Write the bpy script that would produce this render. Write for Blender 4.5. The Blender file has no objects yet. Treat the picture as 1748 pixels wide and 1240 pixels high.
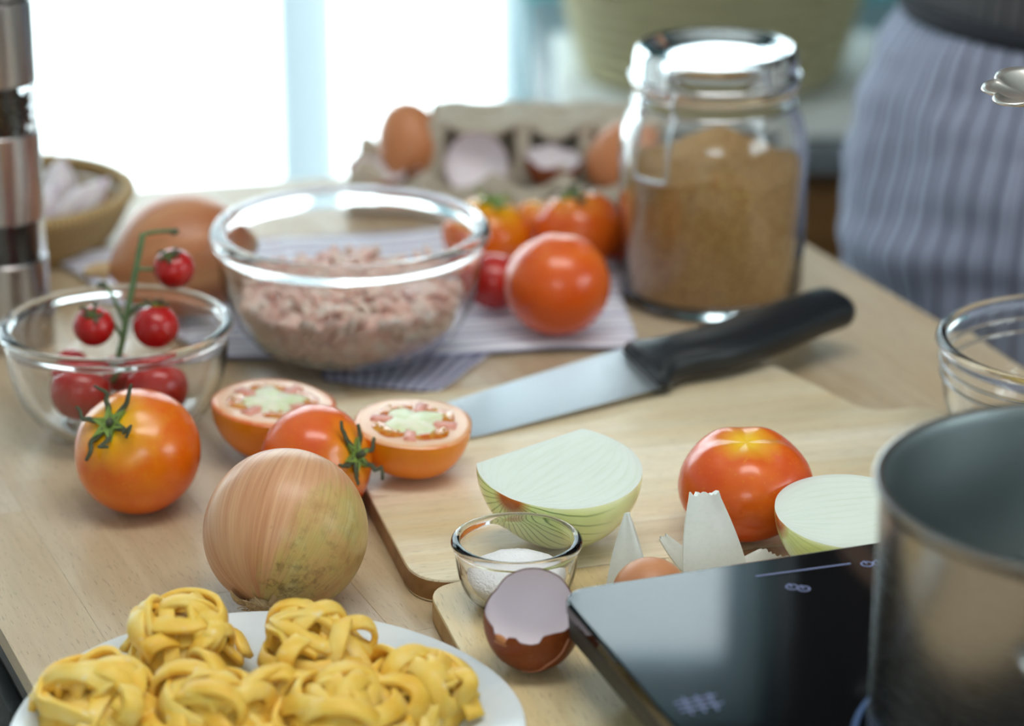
import bpy, bmesh, math, random
from mathutils import Vector, Matrix, Euler, noise as mnoise

S = bpy.context.scene
COL = S.collection
PI = math.pi
TT = 0.88                      # height of the table top above the floor
rnd = random.Random(7)

# ------------------------------------------------------------------ camera
FPX, PITCH, CAMH = 4600.0, math.radians(20.5), 0.61      # focal length in pixels of the 1748 px frame
cam_d = bpy.data.cameras.new('camera')
cam = bpy.data.objects.new('camera', cam_d); COL.objects.link(cam)
cam.location = (0, 0, TT + CAMH)
cam.rotation_euler = (PI/2 - PITCH, 0, 0)
cam_d.sensor_width = 36.0
cam_d.lens = FPX / 1748 * 36.0
cam_d.clip_start = 0.05
cam_d.dof.use_dof = True
cam_d.dof.focus_distance = 1.385
cam_d.dof.aperture_fstop = 4.3
S.camera = cam

# ------------------------------------------------------------------ world, lights, exposure
S.view_settings.view_transform = 'Standard'
S.view_settings.look = 'None'
S.view_settings.gamma = 1.0
S.view_settings.exposure = 0.17
S.view_settings.use_curve_mapping = False
w = bpy.data.worlds.new('sky'); S.world = w
w.use_nodes = True
w.node_tree.nodes['Background'].inputs[0].default_value = (0.80, 0.955, 1.0, 1)
w.node_tree.nodes['Background'].inputs[1].default_value = 6.6

def area(name, loc, rot, sx, sy, power, color=(1, 1, 1), portal=False):
    d = bpy.data.lights.new(name, 'AREA'); d.shape = 'RECTANGLE'
    d.size, d.size_y, d.energy, d.color = sx, sy, power, color
    o = bpy.data.objects.new(name, d); COL.objects.link(o)
    o.location = loc; o.rotation_euler = rot
    if portal: d.cycles.is_portal = True
    return o
BACKY, LEFTX, RIGHTX, FRONTY, CEIL = 3.25, -2.3, 2.2, -1.3, 2.6
WB = (-1.95, 0.005, 0.06, 2.11)         # tall back window  x0 x1 z0 z1
WK = (0.055, 0.31, 1.00, 2.11)           # back window above the counter
WR = (-0.5, 0.9, 1.35, 2.1)            # right window  y0 y1 z0 z1
WF = (-0.6, 0.6, 1.6, 2.1)             # window behind the camera x0 x1 z0 z1
area('portal_back', ((WB[0]+WB[1])/2, BACKY+.12, (WB[2]+WB[3])/2), (-PI/2, 0, 0), WB[1]-WB[0], WB[3]-WB[2], 1, portal=True)
area('portal_counter', ((WK[0]+WK[1])/2, BACKY+.12, (WK[2]+WK[3])/2), (-PI/2, 0, 0), WK[1]-WK[0], WK[3]-WK[2], 1, portal=True)
area('portal_right', (RIGHTX+.12, (WR[0]+WR[1])/2, (WR[2]+WR[3])/2), (0, PI/2, 0), WR[3]-WR[2], WR[1]-WR[0], 1, portal=True)
area('portal_front', ((WF[0]+WF[1])/2, FRONTY-.12, (WF[2]+WF[3])/2), (PI/2, 0, 0), WF[1]-WF[0], WF[3]-WF[2], 1, portal=True)
area('ceiling_lamp', (0.25, 1.0, CEIL-.03), (0, 0, 0), 1.3, 0.5, 14, (1.0, 0.98, 0.95))

# ------------------------------------------------------------------ helpers
def at(px, py, z=0.0):
    """point at height z above the table top that the photograph shows at pixel (px, py)"""
    u, v = (px-874)/FPX, -(py-620)/FPX
    d = Vector((u, math.cos(PITCH)+v*math.sin(PITCH), -math.sin(PITCH)+v*math.cos(PITCH)))
    t = (z-CAMH)/d.z
    return Vector((d.x*t, d.y*t, z+TT))
def at_d(px, py, D):
    """point at distance D in front of the camera (floor distance) on the pixel's ray"""
    u, v = (px-874)/FPX, -(py-620)/FPX
    d = Vector((u, math.cos(PITCH)+v*math.sin(PITCH), -math.sin(PITCH)+v*math.cos(PITCH)))
    t = D/d.y
    return Vector((d.x*t, D, d.z*t+CAMH+TT))
def tag(o, label=None, cat=None, group=None, kind=None):
    if label: o['label'] = label
    if cat: o['category'] = cat
    if group: o['group'] = group
    if kind: o['kind'] = kind
    return o
def thing(name, loc, label, cat, rot=(0, 0, 0), group=None):
    o = bpy.data.objects.new(name, None); COL.objects.link(o)
    o.location = loc; o.rotation_euler = rot; o.empty_display_size = .02
    return tag(o, label, cat, group)
def link(name, me, mat, parent=None, loc=None, rot=None):
    if mat is not None and not me.materials:
        for m in (mat if isinstance(mat, (list, tuple)) else [mat]): me.materials.append(m)
    o = bpy.data.objects.new(name, me); COL.objects.link(o)
    if parent is not None: o.parent = parent
    if loc is not None: o.location = loc
    if rot is not None: o.rotation_euler = rot
    return o
def mesh(name, vf, mat, parent=None, loc=None, rot=None, smooth=True, angle=None):
    me = bpy.data.meshes.new(name)
    v, f = vf[0], vf[1]
    me.from_pydata([tuple(p) for p in v], [], f)
    if len(vf) > 2 and vf[2]:
        uv = me.uv_layers.new(name='UVMap')
        for poly in me.polygons:
            us = [vf[2][me.loops[l].vertex_index] for l in poly.loop_indices]
            wrap = max(u[0] for u in us)-min(u[0] for u in us) > .5
            for l, u in zip(poly.loop_indices, us):
                uv.data[l].uv = (u[0]+1 if wrap and u[0] < .5 else u[0], u[1])
    me.validate(); me.update()
    if smooth:
        me.polygons.foreach_set('use_smooth', [True]*len(me.polygons))
        if angle: me.set_sharp_from_angle(angle=math.radians(angle))
    return link(name, me, mat, parent, loc, rot)
def from_bm(name, bm, mat, parent=None, loc=None, rot=None, smooth=True, angle=40):
    bmesh.ops.recalc_face_normals(bm, faces=bm.faces)
    me = bpy.data.meshes.new(name); bm.to_mesh(me); bm.free()
    if smooth:
        me.polygons.foreach_set('use_smooth', [True]*len(me.polygons))
        me.set_sharp_from_angle(angle=math.radians(angle))
    return link(name, me, mat, parent, loc, rot)
def join(*vfs):
    V, F, U = [], [], []
    for vf in vfs:
        k = len(V); V += list(vf[0]); F += [tuple(i+k for i in f) for f in vf[1]]
        U += list(vf[2]) if len(vf) > 2 and vf[2] else [(0, 0)]*len(vf[0])
    return V, F, U
def xf(vf, M):
    return ([M @ Vector(p) for p in vf[0]],)+tuple(vf[1:])
def lathe(prof, seg=64, closed=False, jitter=None):
    """revolve (r, z) points about z; r==0 gives a pole"""
    V, F, U, rings = [], [], [], []
    n = len(prof)
    for k, (r, z) in enumerate(prof):
        if r < 1e-7:
            rings.append([len(V)]*seg); V.append(Vector((0, 0, z))); U.append((.5, k/(n-1)))
        else:
            ring = []
            for i in range(seg):
                a = 2*PI*i/seg
                rr, zz = jitter(r, z, a) if jitter else (r, z)
                ring.append(len(V)); V.append(Vector((rr*math.cos(a), rr*math.sin(a), zz))); U.append((i/seg, k/(n-1)))
            rings.append(ring)
    pairs = list(zip(rings[:-1], rings[1:])) + ([(rings[-1], rings[0])] if closed else [])
    for A, B in pairs:
        for i in range(seg):
            j = (i+1) % seg
            f = [A[i], A[j], B[j], B[i]]
            g = [];  [g.append(x) for x in f if x not in g]
            if len(g) > 2: F.append(tuple(g))
    return V, F, U
def smooth_path(pts, n):
    """Catmull-Rom through pts"""
    pts = [Vector(p) for p in pts]
    if len(pts) < 3: return [pts[0].lerp(pts[-1], i/(n-1)) for i in range(n)]
    P = [2*pts[0]-pts[1]]+pts+[2*pts[-1]-pts[-2]]
    out = []
    for i in range(n):
        t = i/(n-1)*(len(pts)-1); k = min(int(t), len(pts)-2); t -= k
        a, b, c, d = P[k:k+4]
        out.append(.5*((2*b)+(c-a)*t+(2*a-5*b+4*c-d)*t*t+(3*b-a-3*c+d)*t**3))
    return out
def sweep(path, sect, cap=True, up=(0, 0, 1), sects=None):
    """sweep a closed section [(x, y)] along the path; sects(i, t) may give a section per point"""
    path = [Vector(p) for p in path]; n = len(path)
    V, F, U = [], [], []
    T = [(path[min(i+1, n-1)]-path[max(i-1, 0)]).normalized() for i in range(n)]
    nrm = Vector(up)-T[0]*Vector(up).dot(T[0])
    if nrm.length < 1e-4: nrm = T[0].orthogonal()
    nrm.normalize()
    m = None
    for i in range(n):
        nrm = (nrm-T[i]*nrm.dot(T[i])).normalized()
        b = T[i].cross(nrm)
        sc = sects(i, i/(n-1)) if sects else sect
        m = len(sc)
        for k, (x, y) in enumerate(sc):
            V.append(path[i]+b*x+nrm*y); U.append((k/m, i/(n-1)))
    for i in range(n-1):
        for k in range(m):
            l = (k+1) % m
            F.append((i*m+k, i*m+l, (i+1)*m+l, (i+1)*m+k))
    if cap:
        F.append(tuple(range(m-1, -1, -1))); F.append(tuple(range((n-1)*m, n*m)))
    return V, F, U
def circ(r, n=8, sy=1.0):
    return [(r*math.cos(2*PI*k/n), r*sy*math.sin(2*PI*k/n)) for k in range(n)]
def tube(pts, r, seg=8, n=None, r1=None):
    p = smooth_path(pts, n) if n else pts
    return sweep(p, None, sects=lambda i, t: circ(r+(((r1 if r1 is not None else r))-r)*t, seg))
def ring(R, r, seg=64, m=10, z=0.0, sq=1.0):
    return lathe([(R+r*math.cos(2*PI*k/m), z+r*sq*math.sin(2*PI*k/m)) for k in range(m)], seg, closed=True)
def box_bm(x0, x1, y0, y1, z0, z1, bev=0.0, seg=2):
    bm = bmesh.new()
    bmesh.ops.create_cube(bm, size=1)
    for v in bm.verts:
        v.co = ((x0+x1)/2+v.co.x*(x1-x0), (y0+y1)/2+v.co.y*(y1-y0), (z0+z1)/2+v.co.z*(z1-z0))
    if bev: bmesh.ops.bevel(bm, geom=bm.edges[:], offset=bev, segments=seg, affect='EDGES', profile=.5)
    return bm
def prism_bm(pts, z0, z1, bev=0.0, seg=2):
    """extrude a flat outline (counter-clockwise) between z0 and z1, rounding the top and bottom edges"""
    bm = bmesh.new()
    vs = [bm.verts.new((p[0], p[1], z0)) for p in pts]
    f = bm.faces.new(vs)
    r = bmesh.ops.extrude_face_region(bm, geom=[f])
    for v in [g for g in r['geom'] if isinstance(g, bmesh.types.BMVert)]: v.co.z = z1
    if bev:
        es = [e for e in bm.edges if abs(e.verts[0].co.z-e.verts[1].co.z) < 1e-6]
        bmesh.ops.bevel(bm, geom=es, offset=bev, segments=seg, affect='EDGES', profile=.5)
    return bm
def round_rect(x0, x1, y0, y1, r, n=8):
    out = []
    for cx, cy, a0 in ((x1-r, y1-r, 0), (x0+r, y1-r, PI/2), (x0+r, y0+r, PI), (x1-r, y0+r, 1.5*PI)):
        for i in range(n+1):
            a = a0+i/n*PI/2
            out.append((cx+r*math.cos(a), cy+r*math.sin(a)))
    return out
def aim(axis, roll=0.0):
    """euler that turns local +z to the axis"""
    q = Vector(axis).normalized().to_track_quat('Z', 'Y')
    return (q.to_matrix() @ Matrix.Rotation(roll, 3, 'Z')).to_euler()
def clone(o, parent=None):
    c = o.copy(); COL.objects.link(c); c.parent = parent
    for ch in list(o.children): clone(ch, c)
    return c

# ------------------------------------------------------------------ material helpers
def nd(nt, t, ins=None, **attr):
    n = nt.nodes.new(t)
    for k, v in attr.items(): setattr(n, k, v)
    for k, v in (ins or {}).items():
        if isinstance(v, bpy.types.NodeSocket): nt.links.new(v, n.inputs[k])
        else: n.inputs[k].default_value = v
    return n
def c4(c): return (c[0], c[1], c[2], 1.0)
def srgb(r, g, b):
    f = lambda v: v/12.92 if v <= .04045 else ((v+.055)/1.055)**2.4
    return (f(r/255), f(g/255), f(b/255))
def newmat(name, base=(.8, .8, .8), rough=.5, **kw):
    m = bpy.data.materials.new(name); m.use_nodes = True
    nt = m.node_tree; b = nt.nodes['Principled BSDF']
    b.inputs['Base Color'].default_value = c4(base); b.inputs['Roughness'].default_value = rough
    names = dict(metal='Metallic', ior='IOR', trans='Transmission Weight', coat='Coat Weight', coat_rough='Coat Roughness',
                 spec='Specular IOR Level', sss='Subsurface Weight', sss_scale='Subsurface Scale', sss_rad='Subsurface Radius',
                 alpha='Alpha', sheen='Sheen Weight', emit='Emission Strength', emit_col='Emission Color', aniso='Anisotropic')
    for k, v in kw.items(): b.inputs[names[k]].default_value = v
    return m, nt, b
def tex(nt, out='Object'): return nd(nt, 'ShaderNodeTexCoord').outputs[out]
def mapping(nt, vec, scale=(1, 1, 1), loc=(0, 0, 0), rot=(0, 0, 0)):
    return nd(nt, 'ShaderNodeMapping', {'Vector': vec, 'Scale': scale, 'Location': loc, 'Rotation': rot}).outputs[0]
def noise(nt, vec, scale=5.0, detail=3.0, rough=.5, dist=0.0):
    return nd(nt, 'ShaderNodeTexNoise', {'Vector': vec, 'Scale': scale, 'Detail': detail, 'Roughness': rough, 'Distortion': dist}).outputs[0]
def ramp(nt, fac, stops, interp='LINEAR'):
    n = nd(nt, 'ShaderNodeValToRGB', {'Fac': fac}); cr = n.color_ramp; cr.interpolation = interp
    while len(cr.elements) < len(stops): cr.elements.new(.5)
    for e, (p, c) in zip(cr.elements, stops):
        e.position = p; e.color = c4(c) if hasattr(c, '__len__') else (c, c, c, 1)
    return n.outputs[0]
def mixc(nt, fac, a, b, mode='MIX'):
    n = nt.nodes.new('ShaderNodeMix'); n.data_type = 'RGBA'; n.blend_type = mode
    for i, v in ((0, fac), (6, a), (7, b)):
        if isinstance(v, bpy.types.NodeSocket): nt.links.new(v, n.inputs[i])
        else: n.inputs[i].default_value = c4(v) if i else v
    return n.outputs[2]
def mth(nt, op, a, b=0.0, c=None, clamp=False):
    n = nd(nt, 'ShaderNodeMath', operation=op, use_clamp=clamp)
    for i, v in ((0, a), (1, b), (2, c)):
        if v is None: continue
        if isinstance(v, bpy.types.NodeSocket): nt.links.new(v, n.inputs[i])
        else: n.inputs[i].default_value = v
    return n.outputs[0]
def sep(nt, vec):
    n = nd(nt, 'ShaderNodeSeparateXYZ', {0: vec}); return n.outputs
def bump(nt, b, height, strength=.3, dist=.001):
    n = nd(nt, 'ShaderNodeBump', {'Height': height, 'Strength': strength, 'Distance': dist})
    nt.links.new(n.outputs[0], b.inputs['Normal'])
def setc(nt, b, col, key='Base Color'): nt.links.new(col, b.inputs[key])
def obj_random(nt): return nd(nt, 'ShaderNodeObjectInfo').outputs['Random']
def shifted(nt, vec, amount=3.0):
    """the coordinates moved by a random step per object, so that alike pieces do not repeat"""
    r = mth(nt, 'MULTIPLY', obj_random(nt), amount)
    c = nd(nt, 'ShaderNodeCombineXYZ', {0: r, 1: mth(nt, 'MULTIPLY', r, 1.7), 2: mth(nt, 'MULTIPLY', r, .6)}).outputs[0]
    return nd(nt, 'ShaderNodeVectorMath', {0: vec, 1: c}, operation='ADD').outputs[0]

def wood(name, light, dark, along='Y', vary=.12, rough=.5, pores=True, big=14.0):
    m, nt, b = newmat(name, light, rough, spec=.5)
    co = shifted(nt, tex(nt))
    st = {'X': (.09, 1, 1), 'Y': (1, .09, 1)}[along]
    v = mapping(nt, co, st)
    g1 = noise(nt, v, big*4, 4, .6, .6)
    g2 = noise(nt, v, big*26, 3, .6)
    col = mixc(nt, ramp(nt, g1, [(.3, 0), (.7, 1)]), light, dark)
    col = mixc(nt, mth(nt, 'MULTIPLY', ramp(nt, g2, [(.45, 0), (.75, 1)]), .35), col, tuple(x*.72 for x in dark))
    if pores:
        st2 = {'X': (.13, 1, 1), 'Y': (1, .13, 1)}[along]
        p = noise(nt, mapping(nt, co, st2), 900, 1, .5)
        col = mixc(nt, mth(nt, 'MULTIPLY', ramp(nt, p, [(.62, 0), (.72, 1)]), .45), col, tuple(x*.5 for x in dark))
    r = obj_random(nt)
    k = mth(nt, 'MULTIPLY_ADD', r, vary*2, 1-vary)
    hsv = nd(nt, 'ShaderNodeHueSaturation', {'Color': col, 'Value': k, 'Saturation': mth(nt, 'MULTIPLY_ADD', r, -.25, 1.12)}).outputs[0]
    setc(nt, b, hsv)
    bump(nt, b, g2, .08, .0004)
    return m

glass, _, _ = newmat('clear_glass', (1, 1, 1), 0.0, trans=1.0, ior=1.47)
thin_water, _, _ = newmat('water', (.93, .97, .95), 0.02, trans=1.0, ior=1.33)

# ================================================================== THE ROOM
def struct(name, bm, mat, parent=None, smooth=False):
    o = from_bm(name, bm, mat, parent, smooth=smooth)
    if parent is None: o['kind'] = 'structure'
    return o
m_teal, nt, b = newmat('teal_paint', srgb(120, 200, 214), .7)
setc(nt, b, mixc(nt, noise(nt, tex(nt), 3, 2), srgb(112, 194, 209), srgb(132, 206, 218)))
m_wall, nt, b = newmat('white_wall_paint', (.72, .72, .7), .8)
m_ceil, nt, b = newmat('ceiling_paint', (.8, .8, .78), .9)
m_frame, nt, b = newmat('window_frame_paint', srgb(176, 200, 212), .5)
m_mull, _, _ = newmat('mullion_paint', srgb(120, 150, 166), .5)
m_floor = wood('floor_boards', srgb(120, 92, 62), srgb(86, 62, 40), 'Y', .15, .45, False, 6)

fl = thing('floor', (0, 0, 0), None, None); fl['kind'] = 'structure'
for i in range(15):                                   # floor boards
    for j in range(3):
        x0 = LEFTX+i*.3; y0 = FRONTY-.25*(i % 2)+j*1.7
        link_y0, link_y1 = max(y0, FRONTY), min(y0+1.7, BACKY)
        from_bm('floor_board', box_bm(x0+.001, x0+.299, link_y0+.001, link_y1-.001, -.02, 0, .002, 1), m_floor, fl, smooth=False)

def wall_with_hole(name, mat, horiz, a0, a1, pos, depth, *holes):
    """a wall in the x (horiz) or y direction with openings; blocks joined in one mesh"""
    bm = bmesh.new()
    def add(p0, p1, q0, q1):
        if p1-p0 < 1e-4 or q1-q0 < 1e-4: return
        t = box_bm(p0, p1, pos, pos+depth, q0, q1) if horiz else box_bm(pos, pos+depth, p0, p1, q0, q1)
        me = bpy.data.meshes.new('t'); t.to_mesh(me); t.free(); bm.from_mesh(me); bpy.data.meshes.remove(me)
    p = a0
    for h0, h1, z0, z1 in holes:
        add(p, h0, 0, CEIL); add(h0, h1, 0, z0); add(h0, h1, z1, CEIL); p = h1
    add(p, a1, 0, CEIL)
    return struct(name, bm, mat)
wall_with_hole('wall_back', m_teal, True, LEFTX, RIGHTX, BACKY, .12, WB, WK)
wall_with_hole('wall_right', m_wall, False, FRONTY, BACKY, RIGHTX, .12, WR)
wall_with_hole('wall_front', m_wall, True, LEFTX, RIGHTX, FRONTY-.12, .12, WF)
struct('wall_left', box_bm(LEFTX-.12, LEFTX, FRONTY, BACKY, 0, CEIL), m_wall)
struct('ceiling', box_bm(LEFTX, RIGHTX, FRONTY, BACKY, CEIL, CEIL+.05), m_ceil)

def window(name, horiz, hole, pos, posts, mat=m_frame):
    h0, h1, z0, z1 = hole
    e = thing(name, (0, 0, 0), None, None); e['kind'] = 'structure'
    def bar(nm, p0, p1, q0, q1, d=.05):
        bm = box_bm(p0, p1, pos-d/2, pos+d/2, q0, q1, .004) if horiz else box_bm(pos-d/2, pos+d/2, p0, p1, q0, q1, .004)
        return from_bm(nm, bm, mat, e)
    e_ = .022                                            # slim side frames
    bar('window_frame', h0, h1, z0, z0+.05); bar('window_frame', h0, h1, z1-.05, z1)
    bar('window_frame', h0, h0+e_, z0+.05, z1-.05); bar('window_frame', h1-e_, h1, z0+.05, z1-.05)
    xs = [h0+e_]
    for p in posts:
        from_bm('mullion', box_bm(p-.035, p+.035, pos-.035, pos+.035, z0+.05, z1-.05, .004) if horiz else box_bm(pos-.035, pos+.035, p-.035, p+.035, z0+.05, z1-.05, .004), m_mull, e); xs += [p-.035, p+.035]
    xs.append(h1-e_)
    for a, c in zip(xs[0::2], xs[1::2]):
        bm = box_bm(a, c, pos-.002, pos+.002, z0+.05, z1-.05) if horiz else box_bm(pos-.002, pos+.002, a, c, z0+.05, z1-.05)
        from_bm('pane', bm, m_pane, e, smooth=False)
m_pane = bpy.data.materials.new('window_glass'); m_pane.use_nodes = True
nt = m_pane.node_tree; nt.nodes.remove(nt.nodes['Principled BSDF'])
mx = nd(nt, 'ShaderNodeMixShader', {0: .06, 1: nd(nt, 'ShaderNodeBsdfTransparent').outputs[0], 2: nd(nt, 'ShaderNodeBsdfGlossy', {'Roughness': 0.0}).outputs[0]})
nt.links.new(mx.outputs[0], nt.nodes['Material Output'].inputs[0])
window('window_1', True, WB, BACKY+.06, [-.258, -1.1])
window('window_2', False, WR, RIGHTX+.06, [.2])
window('window_4', True, WK, BACKY+.06, [])
window('window_3', True, WF, FRONTY-.06, [-.4, .55])

m_added_dark, _, _ = newmat('added_dark_wood', srgb(30, 26, 24), .6)
struct('added_dark_board_1', box_bm(-2.15, 1.9, BACKY-.155, BACKY-.135, 2.065, 2.40, .004), m_added_dark)      # unseen board added to blacken the cooktop's reflection above the windows
struct('added_dark_board_2', box_bm(-2.15, 1.9, BACKY-.135, BACKY, 2.36, 2.40, .002), m_added_dark)  # top strip closing the added board
# sheer curtain in front of the back window
m_sheer = bpy.data.materials.new('sheer_white_fabric'); m_sheer.use_nodes = True
nt = m_sheer.node_tree; nt.nodes.remove(nt.nodes['Principled BSDF'])
tl = nd(nt, 'ShaderNodeBsdfTranslucent', {'Color': (.64, .69, .71, 1)}); df = nd(nt, 'ShaderNodeBsdfDiffuse', {'Color': (.85, .87, .87, 1)})
ad = nd(nt, 'ShaderNodeMixShader', {0: .35, 1: tl.outputs[0], 2: df.outputs[0]})
mx = nd(nt, 'ShaderNodeMixShader', {0: .52, 1: nd(nt, 'ShaderNodeBsdfTransparent').outputs[0], 2: ad.outputs[0]})
nt.links.new(mx.outputs[0], nt.nodes['Material Output'].inputs[0])
cu = thing('sheer_curtain', (0, BACKY-.07, 0), 'sheer white curtain hanging in soft folds before the bright window', 'curtain')
V, F = [], []
nx, nz = 260, 14
for j in range(nz+1):
    for i in range(nx+1):
        x = -2.0+2.012*i/nx; z = .02+2.12*j/nz
        V.append((x, .022*math.sin(x*34+.6*math.sin(x*5.1))+.008*math.sin(x*13+z), z))
for j in range(nz):
    for i in range(nx):
        k = j*(nx+1)+i; F.append((k, k+1, k+nx+2, k+nx+1))
mesh('curtain_panel', (V, F), m_sheer, cu)
V, F = [], []
for j in range(15):
    for i in range(61):
        x = WK[0]-.02+(WK[1]-WK[0]+.04)*i/60; z = .98+1.14*j/14
        V.append((x, .004*math.sin(x*60)+.002*math.sin(z*40), z))
for j in range(14):
    for i in range(60): k = j*61+i; F.append((k, k+1, k+62, k+61))
o = mesh('added_dimming_sheet', (V, F), m_sheer, None, (0, BACKY-.05, 0))  # out-of-view sheet added so the counter window mirrors dimmer in the cooktop
tag(o, 'sheer sheet added over the counter window to dim its cooktop reflection', 'dimming sheet')
m_rail, _, _ = newmat('curtain_rail_metal', (.6, .6, .62), .3, metal=1.0)
mesh('curtain_rail', tube([(-2.15, 0, 2.15), (.06, 0, 2.15)], .011, 10), m_rail, cu)

# unseen cupboards added to blacken the right of the cooktop's reflection
for i, lab in enumerate(('added dark cupboard beside the counter window, darkening the cooktop reflection', 'added dark cupboard in the far right corner, darkening the cooktop reflection')):
    x0 = .34+i*.78
    wc = thing('added_cupboard', (x0, BACKY-.30, 1.40), lab, 'added cupboard')
    from_bm('cabinet_body', box_bm(0, .77, .02, .299, 0, .66, .003), m_added_dark, wc)
    for k in range(2):
        dr = from_bm('cabinet_door', box_bm(.004+k*.383, .381+k*.383, 0, .019, .004, .656, .003), m_added_dark, wc)
        from_bm('door_handle', box_bm(.35+k*.05, .362+k*.05, -.02, 0, .05, .16, .003), m_rail, dr)

# ================================================================== THE TABLE
TA = math.radians(23.0)
U0, U1, V0 = .245, .934, .60
def far_v(u): return 1.970-.172*(u-.521)
m_beech = wood('beech_stave', srgb(206, 188, 158), srgb(190, 164, 130), 'Y', .05, .38, True, 9)
m_dark, nt, b = newmat('dark_grey_cabinet_paint', srgb(52, 54, 54), .55)
setc(nt, b, mixc(nt, noise(nt, tex(nt), 30, 4), srgb(44, 46, 46), srgb(60, 60, 58)))
tb = thing('kitchen_table', (0, 0, 0), 'pale beech butcher-block kitchen table holding all the food', 'table', (0, 0, TA))
top = from_bm('tabletop', box_bm(U0+.004, U1-.004, V0+.004, far_v(U1)-.004, TT-.03, TT-.0115, .001), m_dark, tb)
rs = random.Random(3)
nrow = 15; wrow = (U1-U0)/nrow
for i in range(nrow):
    u0, u1 = U0+i*wrow, U0+(i+1)*wrow
    v = V0-rs.uniform(0, .35)
    while v < far_v(u0)+.01:
        v2 = v+rs.uniform(.3, .6)
        a = max(v, V0); c = v2
        if c > far_v(u0)+.05 or far_v(u0)-c < .08: c = far_v(u0)+.05
        if c-a > .01:
            bm = box_bm(u0+.00003, u1-.00003, a+.00003, c-.00003, TT-.011, TT, .00012, 1)
            if c > far_v(u1)-.02:
                n = Vector((.172, 1, 0)).normalized()
                g = bmesh.ops.bisect_plane(bm, geom=bm.verts[:]+bm.edges[:]+bm.faces[:], plane_co=(.521, 1.970, 0), plane_no=n, clear_outer=True)
                es = [e for e in g['geom_cut'] if isinstance(e, bmesh.types.BMEdge)]
                if es: bmesh.ops.holes_fill(bm, edges=es)
            if len(bm.faces) > 3: from_bm('stave', bm, m_beech, top, smooth=False)
            else: bm.free()
        if c > far_v(u0): break
        v = v2
# cabinet body beneath
bd = from_bm('cabinet_body', box_bm(U0+.012, U1-.012, V0+.012, far_v(U1)-.012, .09, TT-.03, .003), m_dark, tb)
from_bm('plinth', box_bm(U0+.06, U1-.06, V0+.06, far_v(U1)-.06, 0, .09), m_dark, tb)
nd_ = 4
for i in range(nd_):                                   # doors on the left long side
    a = V0+.03+i*(far_v(U1)-V0-.06)/nd_; c = a+(far_v(U1)-V0-.06)/nd_-.006
    dr = from_bm('cabinet_door', box_bm(U0+.002, U0+.012, a, c, .11, TT-.05, .002), m_dark, tb)
    from_bm('door_handle', box_bm(U0-.008, U0+.002, c-.05, c-.035, .55, .72, .003), m_rail, dr)

# ------------------------------------------------------------------ back counter, cloth, woven basket
CZ = TT-.10
m_stone, nt, b = newmat('grey_stone_worktop', srgb(120, 128, 132), .3)
setc(nt, b, ramp(nt, noise(nt, tex(nt), 160, 4), [(.35, srgb(100, 108, 112)), (.7, srgb(140, 146, 148))]))
m_walnut = wood('brown_cabinet_wood', srgb(128, 92, 50), srgb(96, 64, 30), 'X', .06, .5, False, 8)
ct = thing('back_counter', (0, 0, 0), 'low brown wooden counter with a grey stone top by the teal wall', 'counter')
from_bm('worktop', box_bm(.02, 1.6, 2.50, 3.12, CZ-.03, CZ, .003), m_stone, ct)
from_bm('cabinet_body', box_bm(.05, 1.58, 2.535, 3.1, 0, CZ-.03, .002), m_walnut, ct)
for i in range(3):
    dr = from_bm('cabinet_door', box_bm(.06+i*.505, .555+i*.505, 2.515, 2.535, .1, CZ-.05, .003), m_walnut, ct)
    from_bm('door_handle', box_bm(.5+i*.505, .515+i*.505, 2.49, 2.515, .45, .6, .003), m_rail, dr)
m_wcloth, nt, b = newmat('white_cloth', srgb(226, 230, 226), .9)
bump(nt, b, noise(nt, tex(nt), 600, 2), .2, .0006)
bc = at_d(1210, 165, 2.735)
V, F = [], []
n1, n2 = 70, 46
for j in range(n2+1):
    for i in range(n1+1):
        x = .045+.60*i/n1; y = 2.515+.42*j/n2
        h = .004+.006*abs(mnoise.noise((x*14, y*14, 1)))+.003*mnoise.noise((x*40, y*40, 5))
        h += .046*math.exp(-((x-.100)/.045)**2-((y-2.74)/.10)**2)*(1+.35*mnoise.noise((x*30, y*22, 3)))
        h += .02*math.exp(-((x-.36)/.09)**2-((y-2.57)/.03)**2)
        if math.hypot(x-bc.x, y-2.735) < .17: h = min(h, .010)
        e = min(i, n1-i, j, n2-j)
        if e == 0: h = .002
        V.append((x+.008*mnoise.noise((x*9, y*9, 8)), y+.008*mnoise.noise((x*9, y*9, 2)), CZ+max(h, .002)))
for j in range(n2):
    for i in range(n1):
        k = j*(n1+1)+i; F.append((k, k+1, k+n1+2, k+n1+1))
o = mesh('crumpled_cloth', (V, F), m_wcloth); tag(o, 'crumpled white cloth under the woven basket on the back counter', 'cloth')
md = o.modifiers.new('thick', 'SOLIDIFY'); md.thickness = .002; md.offset = 1

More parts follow.
